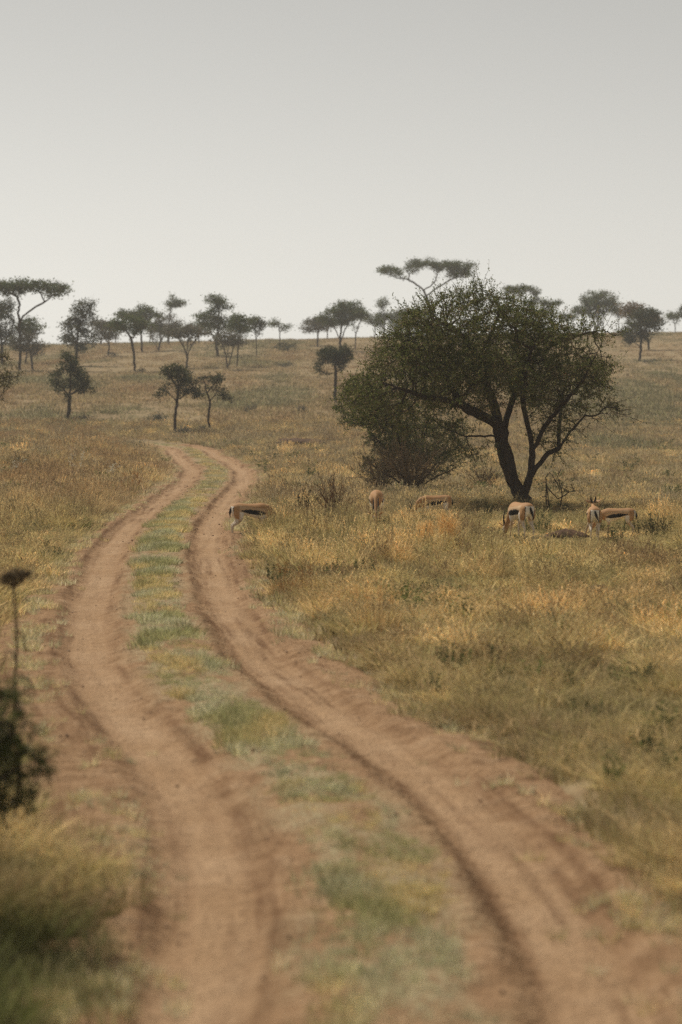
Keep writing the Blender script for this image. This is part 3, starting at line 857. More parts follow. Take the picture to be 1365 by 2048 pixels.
T("tufted_acacia", "small hazy acacia with a round topknot on the ridge left of the large tree", "tree", (768, 667), [[(768, 667), (770, 640), (766, 612)], [(770, 640), (785, 632)]], [(766, 606, 13, 11), (775, 632, 26, 8), (760, 645, 14, 8)], 'green', d=345, natt=130)
T("grey_acacia", "faint grey-green flat acacia on the ridge just behind the upper left of the large crown", "tree", (815, 667), [[(815, 667), (816, 645), (808, 630)], [(816, 645), (832, 632)]], [(808, 626, 22, 8), (835, 628, 22, 10), (812, 645, 30, 10)], 'green', d=342, natt=150)
T("tiered_acacia", "acacia with flat leaf tiers stepping down behind the large crown's right shoulder", "tree", (1052, 662), [[(1052, 662), (1050, 620), (1040, 590), (1032, 578)], [(1050, 625), (1066, 600), (1072, 588)], [(1051, 640), (1080, 622), (1098, 612)]],
  [(1034, 578, 26, 7), (1070, 585, 14, 10), (1098, 606, 24, 6), (1068, 604, 16, 9), (1088, 626, 22, 6)], 'green', d=330, natt=200)
T("small_acacia", "little flat acacia in the gap between the tiered acacia and the round double crown", "tree", (1136, 662), [[(1136, 662), (1137, 650), (1136, 640)]], [(1135, 634, 18, 7)], 'green', d=335, natt=70)
T("round_acacia", "wide rounded acacia with several stems on the ridge right of the large tree", "tree", (1196, 660), [[(1196, 660), (1190, 640), (1178, 622)], [(1196, 658), (1205, 635), (1218, 615)], [(1196, 656), (1198, 630), (1196, 605)]],
  [(1198, 600, 38, 16), (1180, 618, 32, 14), (1220, 616, 20, 14), (1165, 600, 10, 8)], 'green', d=322, natt=300)
T("slim_acacia", "thin pale tree on the ridge between the wide rounded acacia and the dark double-trunked one", "tree", (1238, 658), [[(1238, 658), (1237, 635), (1234, 620)], [(1237, 635), (1243, 618)]], [(1236, 620, 14, 8), (1244, 626, 8, 6)], 'grey', d=325, natt=70)
T("dark_acacia", "dark bushy tree with drooping lower boughs standing forward on the right-hand slope", "tree", (1280, 722), [[(1280, 722), (1282, 695), (1284, 670), (1280, 640)], [(1282, 695), (1268, 684), (1260, 686)], [(1284, 670), (1300, 645)]],
  [(1284, 660, 34, 26), (1300, 632, 22, 16), (1272, 684, 18, 6), (1310, 645, 18, 12)], 'dark', natt=300)
T("brown_acacia", "brownish acacia with a flat-topped crown directly behind the dark bushy tree on the right", "tree", (1297, 700), [[(1297, 700), (1296, 670), (1285, 645), (1272, 625)], [(1296, 670), (1305, 640)]], [(1266, 616, 28, 9), (1268, 628, 24, 8), (1300, 640, 22, 14)], 'brown', natt=180)
T("small_acacia", "small umbrella-shaped acacia by the right edge on the ridge", "tree", (1351, 664), [[(1351, 664), (1351, 648), (1346, 636)], [(1351, 648), (1357, 636)]], [(1350, 631, 15, 8)], 'green', natt=90)
T("dark_acacia", "dark tree crown cut off by the right edge on the ridge", "tree", (1376, 662), [[(1376, 662), (1376, 645), (1372, 632)], [(1376, 645), (1386, 628)]], [(1376, 624, 18, 12)], 'dark', d=300, natt=110)

# the faint band of crowns behind the skyline groups
for px, py, rx, ry, lab in ((203, 648, 24, 10, "faint hazy acacia crown just right of the tall shaggy tree"), (232, 655, 22, 12, "hazy low crown behind the small greyish tree and the broad acacia's left side"),
                            (335, 655, 26, 14, "hazy acacia directly behind the thin tree with the lone tuft"), (398, 655, 26, 14, "hazy acacia filling the gap between the pale vase-shaped and the tallest tiered acacia"),
                            (476, 655, 28, 12, "hazy crown behind the thin-stemmed leaning acacia"), (300, 652, 24, 12, "hazy acacia behind the right side of the broad dark green acacia"),
                            (655, 640, 26, 10, "hazy flat crown behind the left side of the centre skyline group"), (748, 640, 22, 12, "hazy crown between the centre skyline group and the round topknot acacia")):
    far_tree("hazy_acacia", lab, "tree", (px, 668),
             [[(px, 668), (px + rng.normal(0, 3), 658), (px - rx * .4, py)], [(px, 660), (px + rx * .5, py + 2)]], [(px - rx * .3, py, rx * .7, ry * .7), (px + rx * .4, py + ry * .3, rx * .6, ry * .6)], 'grey' if px % 2 else 'green', d=rng.uniform(330, 350), natt=130, dry=.1, group="hazy acacias behind the skyline trees")
# bushes on the slope
G_b = "bushes on the slope"
def B(label, px, py, rx, ry, pal='grey', dry=0.1, natt=80, d=None, name="low_bush"):
    far_tree(name, label, "bush", (px, py), [[(px, py), (px - rx * .3, py - ry * .8)], [(px, py), (px + rx * .35, py - ry * .9)], [(px, py), (px, py - ry)]],
             [(px, py - ry * .8, rx, ry * .8)], pal, d=d, natt=natt, flakes=14, leaf=0.09, spread=0.16, rtip=0.012, group=G_b, dry=dry, gap=.3)
B("dense dark bush on the bare ridge left of the centre skyline group", 572, 704, 22, 13, 'dark', 0, 160, name="round_bush")
B("low dark bush with a few upright sticks below the dense dark bush", 570, 735, 20, 6, 'grey', .1)
B("grey-green bush left of the two young thorn trees", 314, 846, 17, 12, 'grey', .2, 90)
B("pale bush hugging the foot of the thick straight thorn trunk", 366, 872, 18, 12, 'grey', .2, 90)
B("pale green bush low on the open slope left of the flat-topped thorn tree", 604, 824, 10, 9, 'grey', .1, 60)
B("small low bush at the foot of the slim straight acacia", 281, 744, 12, 5, 'dark', 0, 50)
B("small dark bush under the small greyish skyline tree", 226, 712, 11, 5, 'dark', 0, 50)
B("flat dark bush beside the trunk of the dark bushy tree on the right", 1302, 726, 16, 4, 'grey', 0, 50)
B("tiny bush at the foot of the slim curved thorn tree", 407, 864, 8, 9, 'grey', .1, 40)
B("scrubby bush below the young conical tree", 160, 842, 16, 8, 'grey', .2, 60)
B("thin grey bush on the slope right of the slim curved thorn tree", 494, 826, 14, 10, 'grey', .3, 50)

# ------------------------------------------------------------------ gazelles
def loft(sections, k=14):
    """sections: (x, y, z, half width, half height) along a path in the body's own frame -> closed tube"""
    S = np.array(sections, float)
    P = S[:, :3]
    T = np.gradient(P, axis=0); T = unit(T)
    side = np.tile(np.array([[0, 1.0, 0]]), (len(P), 1)); side = unit(side - T * (side * T).sum(1, keepdims=True))
    upv = np.cross(T, side)
    a = np.arange(k) * 2 * math.pi / k
    ring = P[:, None] + S[:, 3][:, None, None] * np.cos(a)[None, :, None] * side[:, None] + S[:, 4][:, None, None] * np.sin(a)[None, :, None] * upv[:, None]
    m = len(P)
    V = np.concatenate([ring.reshape(-1, 3), P[:1], P[-1:]])
    ii = np.arange(m * k).reshape(m, k)
    Q = np.stack([ii[:-1], np.roll(ii[:-1], -1, 1), np.roll(ii[1:], -1, 1), ii[1:]], -1).reshape(-1, 4)
    c0 = m * k; c1 = c0 + 1
    t0 = np.stack([np.full(k, c0), np.roll(ii[0], -1), ii[0]], -1)
    t1 = np.stack([np.full(k, c1), ii[-1], np.roll(ii[-1], -1)], -1)
    return V, Q, np.concatenate([t0, t1])

def round_path(pts, n=5):
    """Catmull-Rom through the sections"""
    P = np.array(pts, float); out = []
    Q = np.vstack([2 * P[0] - P[1], P, 2 * P[-1] - P[-2]])
    for i in range(1, len(Q) - 2):
        for j in range(n):
            t = j / n
            a, b, c, d_ = Q[i - 1], Q[i], Q[i + 1], Q[i + 2]
            out.append(0.5 * ((2 * b) + (-a + c) * t + (2 * a - 5 * b + 4 * c - d_) * t * t + (-a + 3 * b - 3 * c + d_) * t ** 3))
    out.append(P[-1])
    out = np.array(out); out[:, 3:] = np.maximum(out[:, 3:], 0.004)
    return out

TORSO = [(-0.385, 0, .520, .020, .025), (-0.368, 0, .522, .060, .072), (-0.32, 0, .532, .098, .112), (-0.23, 0, .540, .112, .122), (-0.12, 0, .543, .106, .110), (0.0, 0, .528, .112, .122),
         (0.12, 0, .508, .122, .146), (0.22, 0, .500, .112, .158), (0.31, 0, .505, .090, .140), (0.37, 0, .515, .065, .095), (0.40, 0, .515, .03, .04)]

def gazelle(label, loc, yaw, head='graze', scale=1.0, legs=None, tail_swing=0.0, horn_len=0.29):
    """legs: x offsets of the four hooves (hind left, hind right, front left, front right) and y offsets"""
    legs = legs or {}
    parts = [loft(round_path([(a, b, c, d * 1.14, e) for a, b, c, d, e in TORSO], 4), 20)]
    # legs
    for key, y0 in (('hl', .070), ('hr', -.070)):
        dx, dy = legs.get(key, (0, 0))
        sgn = 1 if y0 > 0 else -1
        pts = [(-0.26, y0 * .85, .54, .066, .10), (-0.245, y0 * 1.12, .45, .064, .108), (-0.225 + dx * .15, y0 * 1.12, .355, .043, .060), (-0.265 + dx * .42, y0 * 1.05 + dy * .4, .285, .028, .036),
               (-0.335 + dx * .66, y0 + dy * .6, .225, .019, .025), (-0.330 + dx * .80, y0 + dy * .78, .150, .0145, .017), (-0.322 + dx * .95, y0 + dy * .95, .062, .014, .016), (-0.308 + dx, y0 + dy, .028, .016, .018), (-0.295 + dx, y0 + dy, .002, .018, .024)]
        parts.append(loft(round_path(pts, 3), 12))
    for key, y0 in (('fl', .060), ('fr', -.060)):
        dx, dy = legs.get(key, (0, 0))
        pts = [(0.25, y0 * .95, .48, .045, .085), (0.235, y0 * 1.1, .41, .040, .062), (0.225 + dx * .15, y0 * 1.05 + dy * .2, .335, .028, .036), (0.232 + dx * .45, y0 + dy * .5, .260, .019, .022), (0.240 + dx * .6, y0 + dy * .65, .200, .0185, .021),
               (0.240 + dx * .8, y0 + dy * .8, .125, .0135, .0145), (0.240 + dx * .95, y0 + dy * .95, .055, .0135, .015), (0.252 + dx, y0 + dy, .026, .016, .017), (0.262 + dx, y0 + dy, .002, .018, .023)]
        parts.append(loft(round_path(pts, 3), 12))
    # neck and head
    if head == 'graze':
        neck = [(0.30, 0, .56, .070, .085), (0.385, 0, .50, .058, .080), (0.47, 0, .40, .045, .060), (0.55, 0, .29, .040, .050), (0.61, 0, .215, .040, .048), (0.635, 0, .185, .03, .03)]
        hd = [(0.595, 0, .235, .025, .025), (0.615, 0, .215, .045, .050), (0.650, 0, .170, .047, .054), (0.685, 0, .115, .036, .042), (0.712, 0, .070, .027, .030), (0.728, 0, .040, .023, .025), (0.736, 0, .025, .012, .012)]
        poll = np.array([0.630, 0, 0.225]); fwd = unit(np.array([0.55, 0, -0.83])); 
    elif head == 'mid':
        neck = [(0.30, 0, .55, .072, .088), (0.38, 0, .585, .056, .075), (0.46, 0, .61, .045, .058), (0.53, 0, .64, .040, .050), (0.575, 0, .66, .041, .048), (0.59, 0, .665, .03, .03)]
        hd = [(0.545, 0, .672, .025, .025), (0.565, 0, .668, .045, .050), (0.605, 0, .645, .047, .054), (0.655, 0, .605, .036, .042), (0.695, 0, .570, .027, .030), (0.718, 0, .550, .023, .025), (0.728, 0, .542, .012, .012)]
        poll = np.array([0.575, 0, 0.705]); fwd = unit(np.array([0.78, 0, -0.62]))
    else:
        neck = [(0.30, 0, .54, .075, .090), (0.37, 0, .60, .056, .075), (0.43, 0, .67, .045, .058), (0.475, 0, .745, .040, .050), (0.50, 0, .80, .042, .050), (0.505, 0, .82, .03, .03)]
        hd = [(0.465, 0, .825, .025, .025), (0.485, 0, .825, .045, .050), (0.530, 0, .812, .047, .054), (0.590, 0, .785, .036, .042), (0.640, 0, .762, .027, .030), (0.668, 0, .750, .023, .025), (0.682, 0, .745, .012, .012)]
        poll = np.array([0.490, 0, 0.865]); fwd = unit(np.array([0.92, 0, -0.36]))
    parts.append(loft(round_path(neck, 4), 14)); parts.append(loft(round_path(hd, 4), 14))
    V = []; Q = []; Tt = []; b = 0
    for v, q, t in parts:
        V.append(v); Q.append(q + b); Tt.append(t + b); b += len(v)
    me = mesh_np("body_shell", np.concatenate(V), [np.concatenate(Q), np.concatenate(Tt)])
    tmp = bpy.data.objects.new("body_shell", me); COL.objects.link(tmp)
    md = tmp.modifiers.new("r", 'REMESH'); md.mode = 'VOXEL'; md.voxel_size = 0.0085; md.use_smooth_shade = True
    sm = tmp.modifiers.new("s", 'SMOOTH'); sm.factor = 0.5; sm.iterations = 4
    dg = bpy.context.evaluated_depsgraph_get()
    body = bpy.data.meshes.new_from_object(tmp.evaluated_get(dg))
    body.name = "gazelle_body"
    bpy.data.objects.remove(tmp); bpy.data.meshes.remove(me)
    n = len(body.vertices)
    P = np.zeros(n * 3, np.float32); body.vertices.foreach_get("co", P); P = P.reshape(-1, 3).astype(float)
    x, y, z = P.T; ay = np.abs(y)
    jig = 0.012 * (fbm(x / 0.03, z / 0.03 + y * 9, 91, 2) - 0.5)
    brown = np.array([0.40, 0.222, 0.096]); back = np.array([0.34, 0.178, 0.074]); tan = np.array([0.52, 0.35, 0.20])
    white = np.array([0.74, 0.68, 0.58]); black = np.array([0.014, 0.011, 0.010]); legc = np.array([0.50, 0.37, 0.23])
    c = np.tile(brown, (n, 1))
    def mix(c, w, k): return c * (1 - w[:, None]) + np.asarray(k) * w[:, None]
    c = mix(c, sstep(.58, .65, z) * (x < .4), back)
    zc = 0.462 - 0.13 * (x - 0.22) + jig
    inb = sstep(-0.27, -0.22, x) * sstep(.33, .28, x)
    c = mix(c, inb * sstep(zc + .115, zc + .075, z) * (z > .3), tan)
    c = mix(c, inb * sstep(zc - .02, zc - .035, z) * (z > .30), white)
    hw = 0.037 * sstep(-.24, -.02, x) * sstep(.31, .16, x) + 0.007
    inside = (np.abs(z - zc) < hw + jig) & (x > -.215) & (x < .285) & (ay > .045)
    c[inside] = black
    # hind quarters: white rump framed by a thin black line, white running down the inside of the thigh
    rz_ = (z > .30) & (z < .60)
    rump = (x < -.285 + .02 * jig) & (ay < .074 + jig) & rz_
    edge = (x < -.270) & (ay >= .074 + jig) & (ay < .086 + jig) & (z > .36) & (z < .60)
    c[edge] = black; c[rump] = white
    low = z < .36
    wl_ = sstep(.38, .30, z) * (x < .33)
    c = mix(c, wl_, legc)
    inner = low & (ay < .052) & (x < .33); c[inner] = white
    hindback = low & (x < -.26) & (z > .04); c[hindback] = 0.5 * white + 0.5 * legc
    c[(z < .026) & (x < .45)] = black * 1.6
    if head == 'graze':
        fz = (x > .60) & (z < .25)
        rel = (P - poll) @ fwd
        c[fz & (ay > .022) & (ay < .034) & (rel > .05)] = black * 2
        c[fz & (ay < .045) & (ay >= .034)] = white
        c[fz & (rel > .20)] = black * 2
        under = (x > .36) & (x < .62) & (((P - np.array([.36, 0, .47])) @ np.array([-.72, 0, -.70])) > .035)
        c[under] = tan
    else:
        fz = (x > .53) & (z > .70)
        c[fz & (ay > .022) & (ay < .034)] = black * 2
    c *= (1 + 0.16 * (fbm(x / 0.12, z / 0.10 + y * 6, 97, 2) - 0.5))[:, None]
    c *= (1 + 0.14 * (fbm(x / 0.05, z / 0.02 + y * 20, 93, 2) - 0.5))[:, None]
    a = body.attributes.new("Col", 'FLOAT_COLOR', 'POINT')
    cc = np.ones((n, 4), np.float32); cc[:, :3] = c; a.data.foreach_set("color", cc.ravel())
    zz = float(surf_h(loc[0], loc[1]))
    root = empty("gazelle", (loc[0], loc[1], zz - 0.012), yaw)
    root.scale = (scale,) * 3
    tag(root, label, "gazelle", "gazelles grazing around the thorn tree")
    link("body", body, M_fur, root)
    # horns: ringed, sweeping up and back from the poll
    up = unit(np.array([-fwd[2] * 0.0 - fwd[0] * 0.80, 0, -fwd[2] * 0.80]) + np.array([fwd[2], 0, -fwd[0]]) * -0.30)
    bend = np.array([fwd[2], 0, -fwd[0]]) * -1.0
    for sgn in (1, -1):
        m = 26
        t = np.linspace(0, 1, m)
        pth = poll + np.array([0, .018 * sgn, 0]) + np.outer(t * horn_len, up) + np.outer(np.sin(t * math.pi) * 0.022, bend) + np.outer(0.045 * t ** 1.2 * sgn + 0.012 * np.sin(t * 5) * sgn, [0, 1, 0])
        rad = 0.0185 * (1 - t) ** 0.6 + 0.002 + 0.0016 * np.sin(t * 75) * (1 - t)
        V, Q, Tt = loft(np.column_stack([pth, rad, rad]), 8)
        link("horn", mesh_np("horn", V, [Q, Tt], col=np.tile([[0.022, 0.017, 0.014]], (len(V), 1)), smooth=True), M_horn, root)
        # ear: a pointed leaf-shaped cup
        e0 = poll + np.array([0, .040 * sgn, 0]) - fwd * 0.0
        ed = unit(np.array([-fwd[0] * .55, sgn * .85, -fwd[2] * .55]))
        tt = np.linspace(0, 1, 9)
        ep = e0 + np.outer(tt * 0.125, ed)
        wv = 0.030 * np.sin(np.clip(tt * .93 + .07, 0, 1) * math.pi) ** 0.7 + .003
        Sx = np.column_stack([ep, np.full(9, .006) + 0 * wv, wv])
        V, Q, Tt = loft(Sx, 10)
        link("ear", mesh_np("ear", V, [Q, Tt], col=np.tile([[0.40, 0.24, 0.12]], (len(V), 1)), smooth=True), M_fur, root)
        # eye
        eye = poll + fwd * 0.075 + np.array([0, .043 * sgn, 0]) 
        t9 = np.linspace(-1, 1, 7)
        V, Q, Tt = loft(np.column_stack([eye[0] + t9 * .011, np.full(7, eye[1]), np.full(7, eye[2]), .011 * np.sqrt(1.02 - t9 ** 2), .011 * np.sqrt(1.02 - t9 ** 2)]), 8)
        link("eye", mesh_np("eye", V, [Q, Tt], col=np.tile([[0.01, 0.008, 0.006]], (len(V), 1)), smooth=True), M_horn, root)
    # tail: short black tassel
    t = np.linspace(0, 1, 9)
    pth = np.column_stack([-0.372 - 0.035 * np.sin(t * 2.2), tail_swing * t ** 1.3, 0.590 - 0.20 * t])
    rad = 0.013 + 0.013 * np.sin(np.clip(t * 1.15, 0, 1) * math.pi) - 0.006 * t
    V, Q, Tt = loft(np.column_stack([pth, rad, rad]), 9)
    link("tail", mesh_np("tail", V, [Q, Tt], col=np.tile([[0.016, 0.012, 0.010]], (len(V), 1)), smooth=True), M_fur, root)
    return root

R = math.radians
def gx(px, d): return (px - 682.5) / FPX * d
gazelle("gazelle grazing at the edge of the track with its rump towards the dirt", (gx(466, 46.2) + .33, 46.35), R(17), legs={'hl': (-.03, 0), 'hr': (-.05, 0), 'fl': (.03, 0), 'fr': (-.05, 0)})
gazelle("gazelle facing the viewer with lowered head and upright dark horns in the open grass", (gx(754, 49.0), 49.3), R(-92), legs={'fl': (.02, .01), 'fr': (-.04, 0)}, horn_len=0.33, scale=1.10)
gazelle("gazelle grazing to the left in deep grass, only its back and two upright horns showing", (gx(872, 49.8), 49.8), R(200), horn_len=0.36, scale=.93)
gazelle("gazelle seen from behind at an angle, directly in front of the forked tree trunk", (gx(1043, 43.9), 43.9), R(110), legs={'hl': (.03, .0), 'hr': (-.04, 0), 'fl': (.05, .01), 'fr': (-.03, 0)}, tail_swing=-.05, scale=1.08)
gazelle("gazelle seen squarely from behind with spread legs and white rump, right of the bare sapling", (gx(1191, 43.6), 43.7), R(86), 'mid', legs={'hl': (-.02, .0), 'hr': (.03, .0), 'fl': (.10, .11), 'fr': (-.02, 0)}, tail_swing=-.07, scale=0.98, horn_len=.14)
gazelle("smaller gazelle facing left with its head hidden behind the one with the white rump", (gx(1239, 45.2), 45.2), R(172), scale=0.82)

# ------------------------------------------------------------------ grass
PROTO = bpy.data.collections.new("grass_clumps")         # sources for the scattered clumps, not placed themselves

def blades(n, rad, h0, h1, width, lean, seg=3, heads=0, headw=0.010, green=0.3, curl=0.5):
    V = []; F4 = []; C = []; b = 0
    for i in range(n):
        a = rng.uniform(0, 2 * math.pi); rr = rad * math.sqrt(rng.uniform(0, 1))
        root = np.array([math.cos(a) * rr, math.sin(a) * rr, -0.02])
        h = rng.uniform(h0, h1); la = rng.uniform(0, 2 * math.pi)
        ld = unit(0.6 * np.array([math.cos(la), math.sin(la), 0]) + np.array([math.cos(a), math.sin(a), 0]) * min(1.0, rr / rad + .2)); ln = lean * rng.uniform(0.3, 1.3) * h
        fa = rng.uniform(0, 2 * math.pi); wd = np.array([math.cos(fa), math.sin(fa), 0]) * width * rng.uniform(.6, 1.3)
        t = np.linspace(0, 1, seg + 1)
        droop = curl * rng.uniform(0, 1)
        ctr = root + np.outer(t, [0, 0, h]) + np.outer(t ** 1.8 * ln, ld) - np.outer(t ** 3 * droop * h * .35, [0, 0, 1])
        w = (1 - t ** 2)[:, None] * wd + 0.08 * wd
        v = np.stack([ctr - w, ctr + w], 1).reshape(-1, 3)
        ii = b + np.arange(2 * (seg + 1)).reshape(-1, 2)
        F4.append(np.stack([ii[:-1, 0], ii[:-1, 1], ii[1:, 1], ii[1:, 0]], -1))
        k = rng.uniform(0.45, 1.55)
        col = np.array([1.0, 1.0, 1.0]) * k
        if rng.uniform() < green: col = col * np.array([0.82, 0.90, 0.72])
        elif rng.uniform() < 0.35: col = col * np.array([1.22, 1.16, 1.12])
        V.append(v); C.append(np.tile(col, (len(v), 1))); b += len(v)
    for i in range(heads):
        a = rng.uniform(0, 2 * math.pi); rr = rad * math.sqrt(rng.uniform(0, 1))
        root = np.array([math.cos(a) * rr, math.sin(a) * rr, -0.02])
        h = h1 * rng.uniform(0.95, 1.35); la = rng.uniform(0, 2 * math.pi)
        tip = root + np.array([math.cos(la) * .25 * h, math.sin(la) * .25 * h, h])
        sv, sf, sc = sticks(root[None], tip[None], width * .35, np.array([[1.1, 1.0, .9]]))
        V.append(sv); F4.append(sf + b); C.append(sc); b += len(sv)
        m = 9
        tt = rng.uniform(0.72, 1.02, (m, 1)); cpt = root + (tip - root) * tt
        U = unit(unit(tip - root)[None] * 1.2 + rng.normal(0, .45, (m, 3))) * headw * rng.uniform(1, 2.4, (m, 1))
        W = unit(np.cross(U, rng.normal(0, 1, (m, 3)))) * headw * .45
        dv, df = diamonds(cpt, U, W)
        V.append(dv); F4.append(df + b); C.append(np.tile(np.array([[1.06, 1.08, 1.12]]) * rng.uniform(.75, 1.2), (len(dv), 1))); b += len(dv)
    return np.concatenate(V), np.concatenate(F4), np.concatenate(C)

def herb(n, rad, h, leaf):
    """low broad-leaved weed"""
    V = []; F = []; C = []; b = 0
    for i in range(n):
        a = rng.uniform(0, 2 * math.pi)
        root = np.array([math.cos(a), math.sin(a), 0]) * rad * .3 * rng.uniform(0, 1)
        tip = np.array([math.cos(a) * rad, math.sin(a) * rad, 0]) * rng.uniform(.2, 1) + np.array([0, 0, h * rng.uniform(.5, 1.1)])
        sv, sf, sc = sticks(root[None], tip[None], .0025, np.array([[.8, .7, .6]]))
        V.append(sv); F.append(sf + b); C.append(sc); b += len(sv)
        m = 9
        c = root + (tip - root) * rng.uniform(.25, 1.05, (m, 1)) + rng.normal(0, leaf * .6, (m, 3))
        U = unit(rng.normal(0, 1, (m, 3)) * np.array([1, 1, .6])) * leaf * rng.uniform(.6, 1.3, (m, 1))
        W = unit(np.cross(U, rng.normal(0, 1, (m, 3)))) * leaf * .5
        dv, df = diamonds(c, U, W); V.append(dv); F.append(df + b); C.append(np.repeat(rng.uniform(.65, 1.35, (m, 1)) * np.ones((m, 3)), 4, 0)); b += len(dv)
    return np.concatenate(V), np.concatenate(F), np.concatenate(C)

protos = {}
def add_proto(key, geo):
    k = len(PROTO.objects)
    me = mesh_np("grass_clump", geo[0], [geo[1]], col=geo[2])
    o = bpy.data.objects.new("clump_%03d" % k, me); me.materials.append(M_grass)
    PROTO.objects.link(o); protos.setdefault(key, []).append(k)

for i in range(5): add_proto("tall_near", blades(60, .07, .18, .44, .0032, .75, 4, 5, .008, .30))
for i in range(4): add_proto("short_near", blades(40, .09, .05, .16, .0026, .7, 3, 0, .01, .55))
for i in range(5): add_proto("tall_mid", blades(60, .10, .18, .46, .0045, .75, 3, 6, .012, .28))
for i in range(3): add_proto("short_mid", blades(40, .14, .06, .18, .0045, .7, 2, 0, .01, .5))
for i in range(4): add_proto("tall_far", blades(52, .20, .16, .42, .0080, .75, 2, 6, .020, .28))
for i in range(3): add_proto("short_far", blades(40, .34, .06, .20, .0090, .7, 2, 0, .01, .4))
for i in range(3): add_proto("hill", blades(40, .70, .08, .30, .018, .6, 2, 0, .01, .35))
for i in range(3): add_proto("herb", herb(9, .14, .22, .016))
for i in range(2): add_proto("herb_far", herb(12, .28, .30, .034))

STRAW_T = np.array([0.72, 0.555, 0.285]); GOLD_T = np.array([0.60, 0.440, 0.215]); OLIVE_T = np.array([0.50, 0.405, 0.190])
GREEN_T = np.array([0.29, 0.275, 0.115]); GREY_T = np.array([0.46, 0.375, 0.245]); MINT_T = np.array([0.60, 0.56, 0.40]); BROWN_T = np.array([0.31, 0.210, 0.110])
FRESH_T = np.array([0.47, 0.435, 0.240])

class Scatter:
    def __init__(s): s.p = []; s.i = []; s.r = []; s.s = []; s.t = []
    def add(s, x, y, keys, scale, tint, zs=None):
        n = len(x)
        if not n: return
        z = surf_h(x, y)
        s.p.append(np.stack([x, y, z], -1))
        ks = np.array(protos[keys]); s.i.append(ks[rng.integers(0, len(ks), n)])
        s.r.append(np.stack([rng.normal(0, .10, n), rng.normal(0, .10, n), rng.uniform(0, 6.283, n)], -1))
        sc = np.asarray(scale) * rng.uniform(.75, 1.25, n)
        zz = sc if zs is None else sc * zs
        s.s.append(np.stack([sc, sc, zz], -1))
        s.t.append(np.asarray(tint) * rng.uniform(.70, 1.28, (n, 1)))
    def build(s, name, label):
        P = np.concatenate(s.p)
        me = bpy.data.meshes.new(name)
        me.vertices.add(len(P)); me.vertices.foreach_set("co", P.astype(np.float32).ravel())
        a = me.attributes.new("idx", 'INT', 'POINT'); a.data.foreach_set("value", np.concatenate(s.i).astype(np.int32))
        for nm, dat in (("rot", s.r), ("scl", s.s), ("tint", s.t)):
            a = me.attributes.new(nm, 'FLOAT_VECTOR', 'POINT'); a.data.foreach_set("vector", np.concatenate(dat).astype(np.float32).ravel())
        o = bpy.data.objects.new(name, me); COL.objects.link(o)
        o.modifiers.new("scatter", 'NODES').node_group = SCATTER_NG
        print(name, len(P))
        return tag(o, label, kind="stuff")

def make_scatter_group():
    ng = bpy.data.node_groups.new("scatter", 'GeometryNodeTree')
    ng.interface.new_socket(name="Geometry", in_out='INPUT', socket_type='NodeSocketGeometry')
    ng.interface.new_socket(name="Geometry", in_out='OUTPUT', socket_type='NodeSocketGeometry')
    gi = ng.nodes.new("NodeGroupInput"); go = ng.nodes.new("NodeGroupOutput")
    ci = ng.nodes.new("GeometryNodeCollectionInfo")
    ci.inputs["Collection"].default_value = PROTO
    ci.inputs["Separate Children"].default_value = True
    ci.inputs["Reset Children"].default_value = True
    iop = ng.nodes.new("GeometryNodeInstanceOnPoints")
    iop.inputs["Pick Instance"].default_value = True
    def na(name, typ):
        n = ng.nodes.new("GeometryNodeInputNamedAttribute"); n.data_type = typ; n.inputs["Name"].default_value = name
        return n.outputs["Attribute"]
    L = ng.links.new
    L(gi.outputs[0], iop.inputs["Points"]); L(ci.outputs[0], iop.inputs["Instance"])
    L(na("idx", 'INT'), iop.inputs["Instance Index"]); L(na("rot", 'FLOAT_VECTOR'), iop.inputs["Rotation"]); L(na("scl", 'FLOAT_VECTOR'), iop.inputs["Scale"])
    L(iop.outputs[0], go.inputs[0])
    return ng
SCATTER_NG = make_scatter_group()

def sample(n, d0, d1, k=0.165, m=2.5):
    """points spread evenly over the wedge of ground that can be seen between two distances"""
    out_x = []; out_y = []; tot = 0
    wmax = k * d1 + m
    while tot < n:
        y = rng.uniform(d0, d1, n * 2); x = rng.uniform(-wmax, wmax, n * 2)
        ok = np.abs(x) < k * y + m
        out_x.append(x[ok]); out_y.append(y[ok]); tot += ok.sum()
    return np.concatenate(out_x)[:n], np.concatenate(out_y)[:n]

def mixt(a, b, w): return a + (b - a) * np.asarray(w)[:, None]

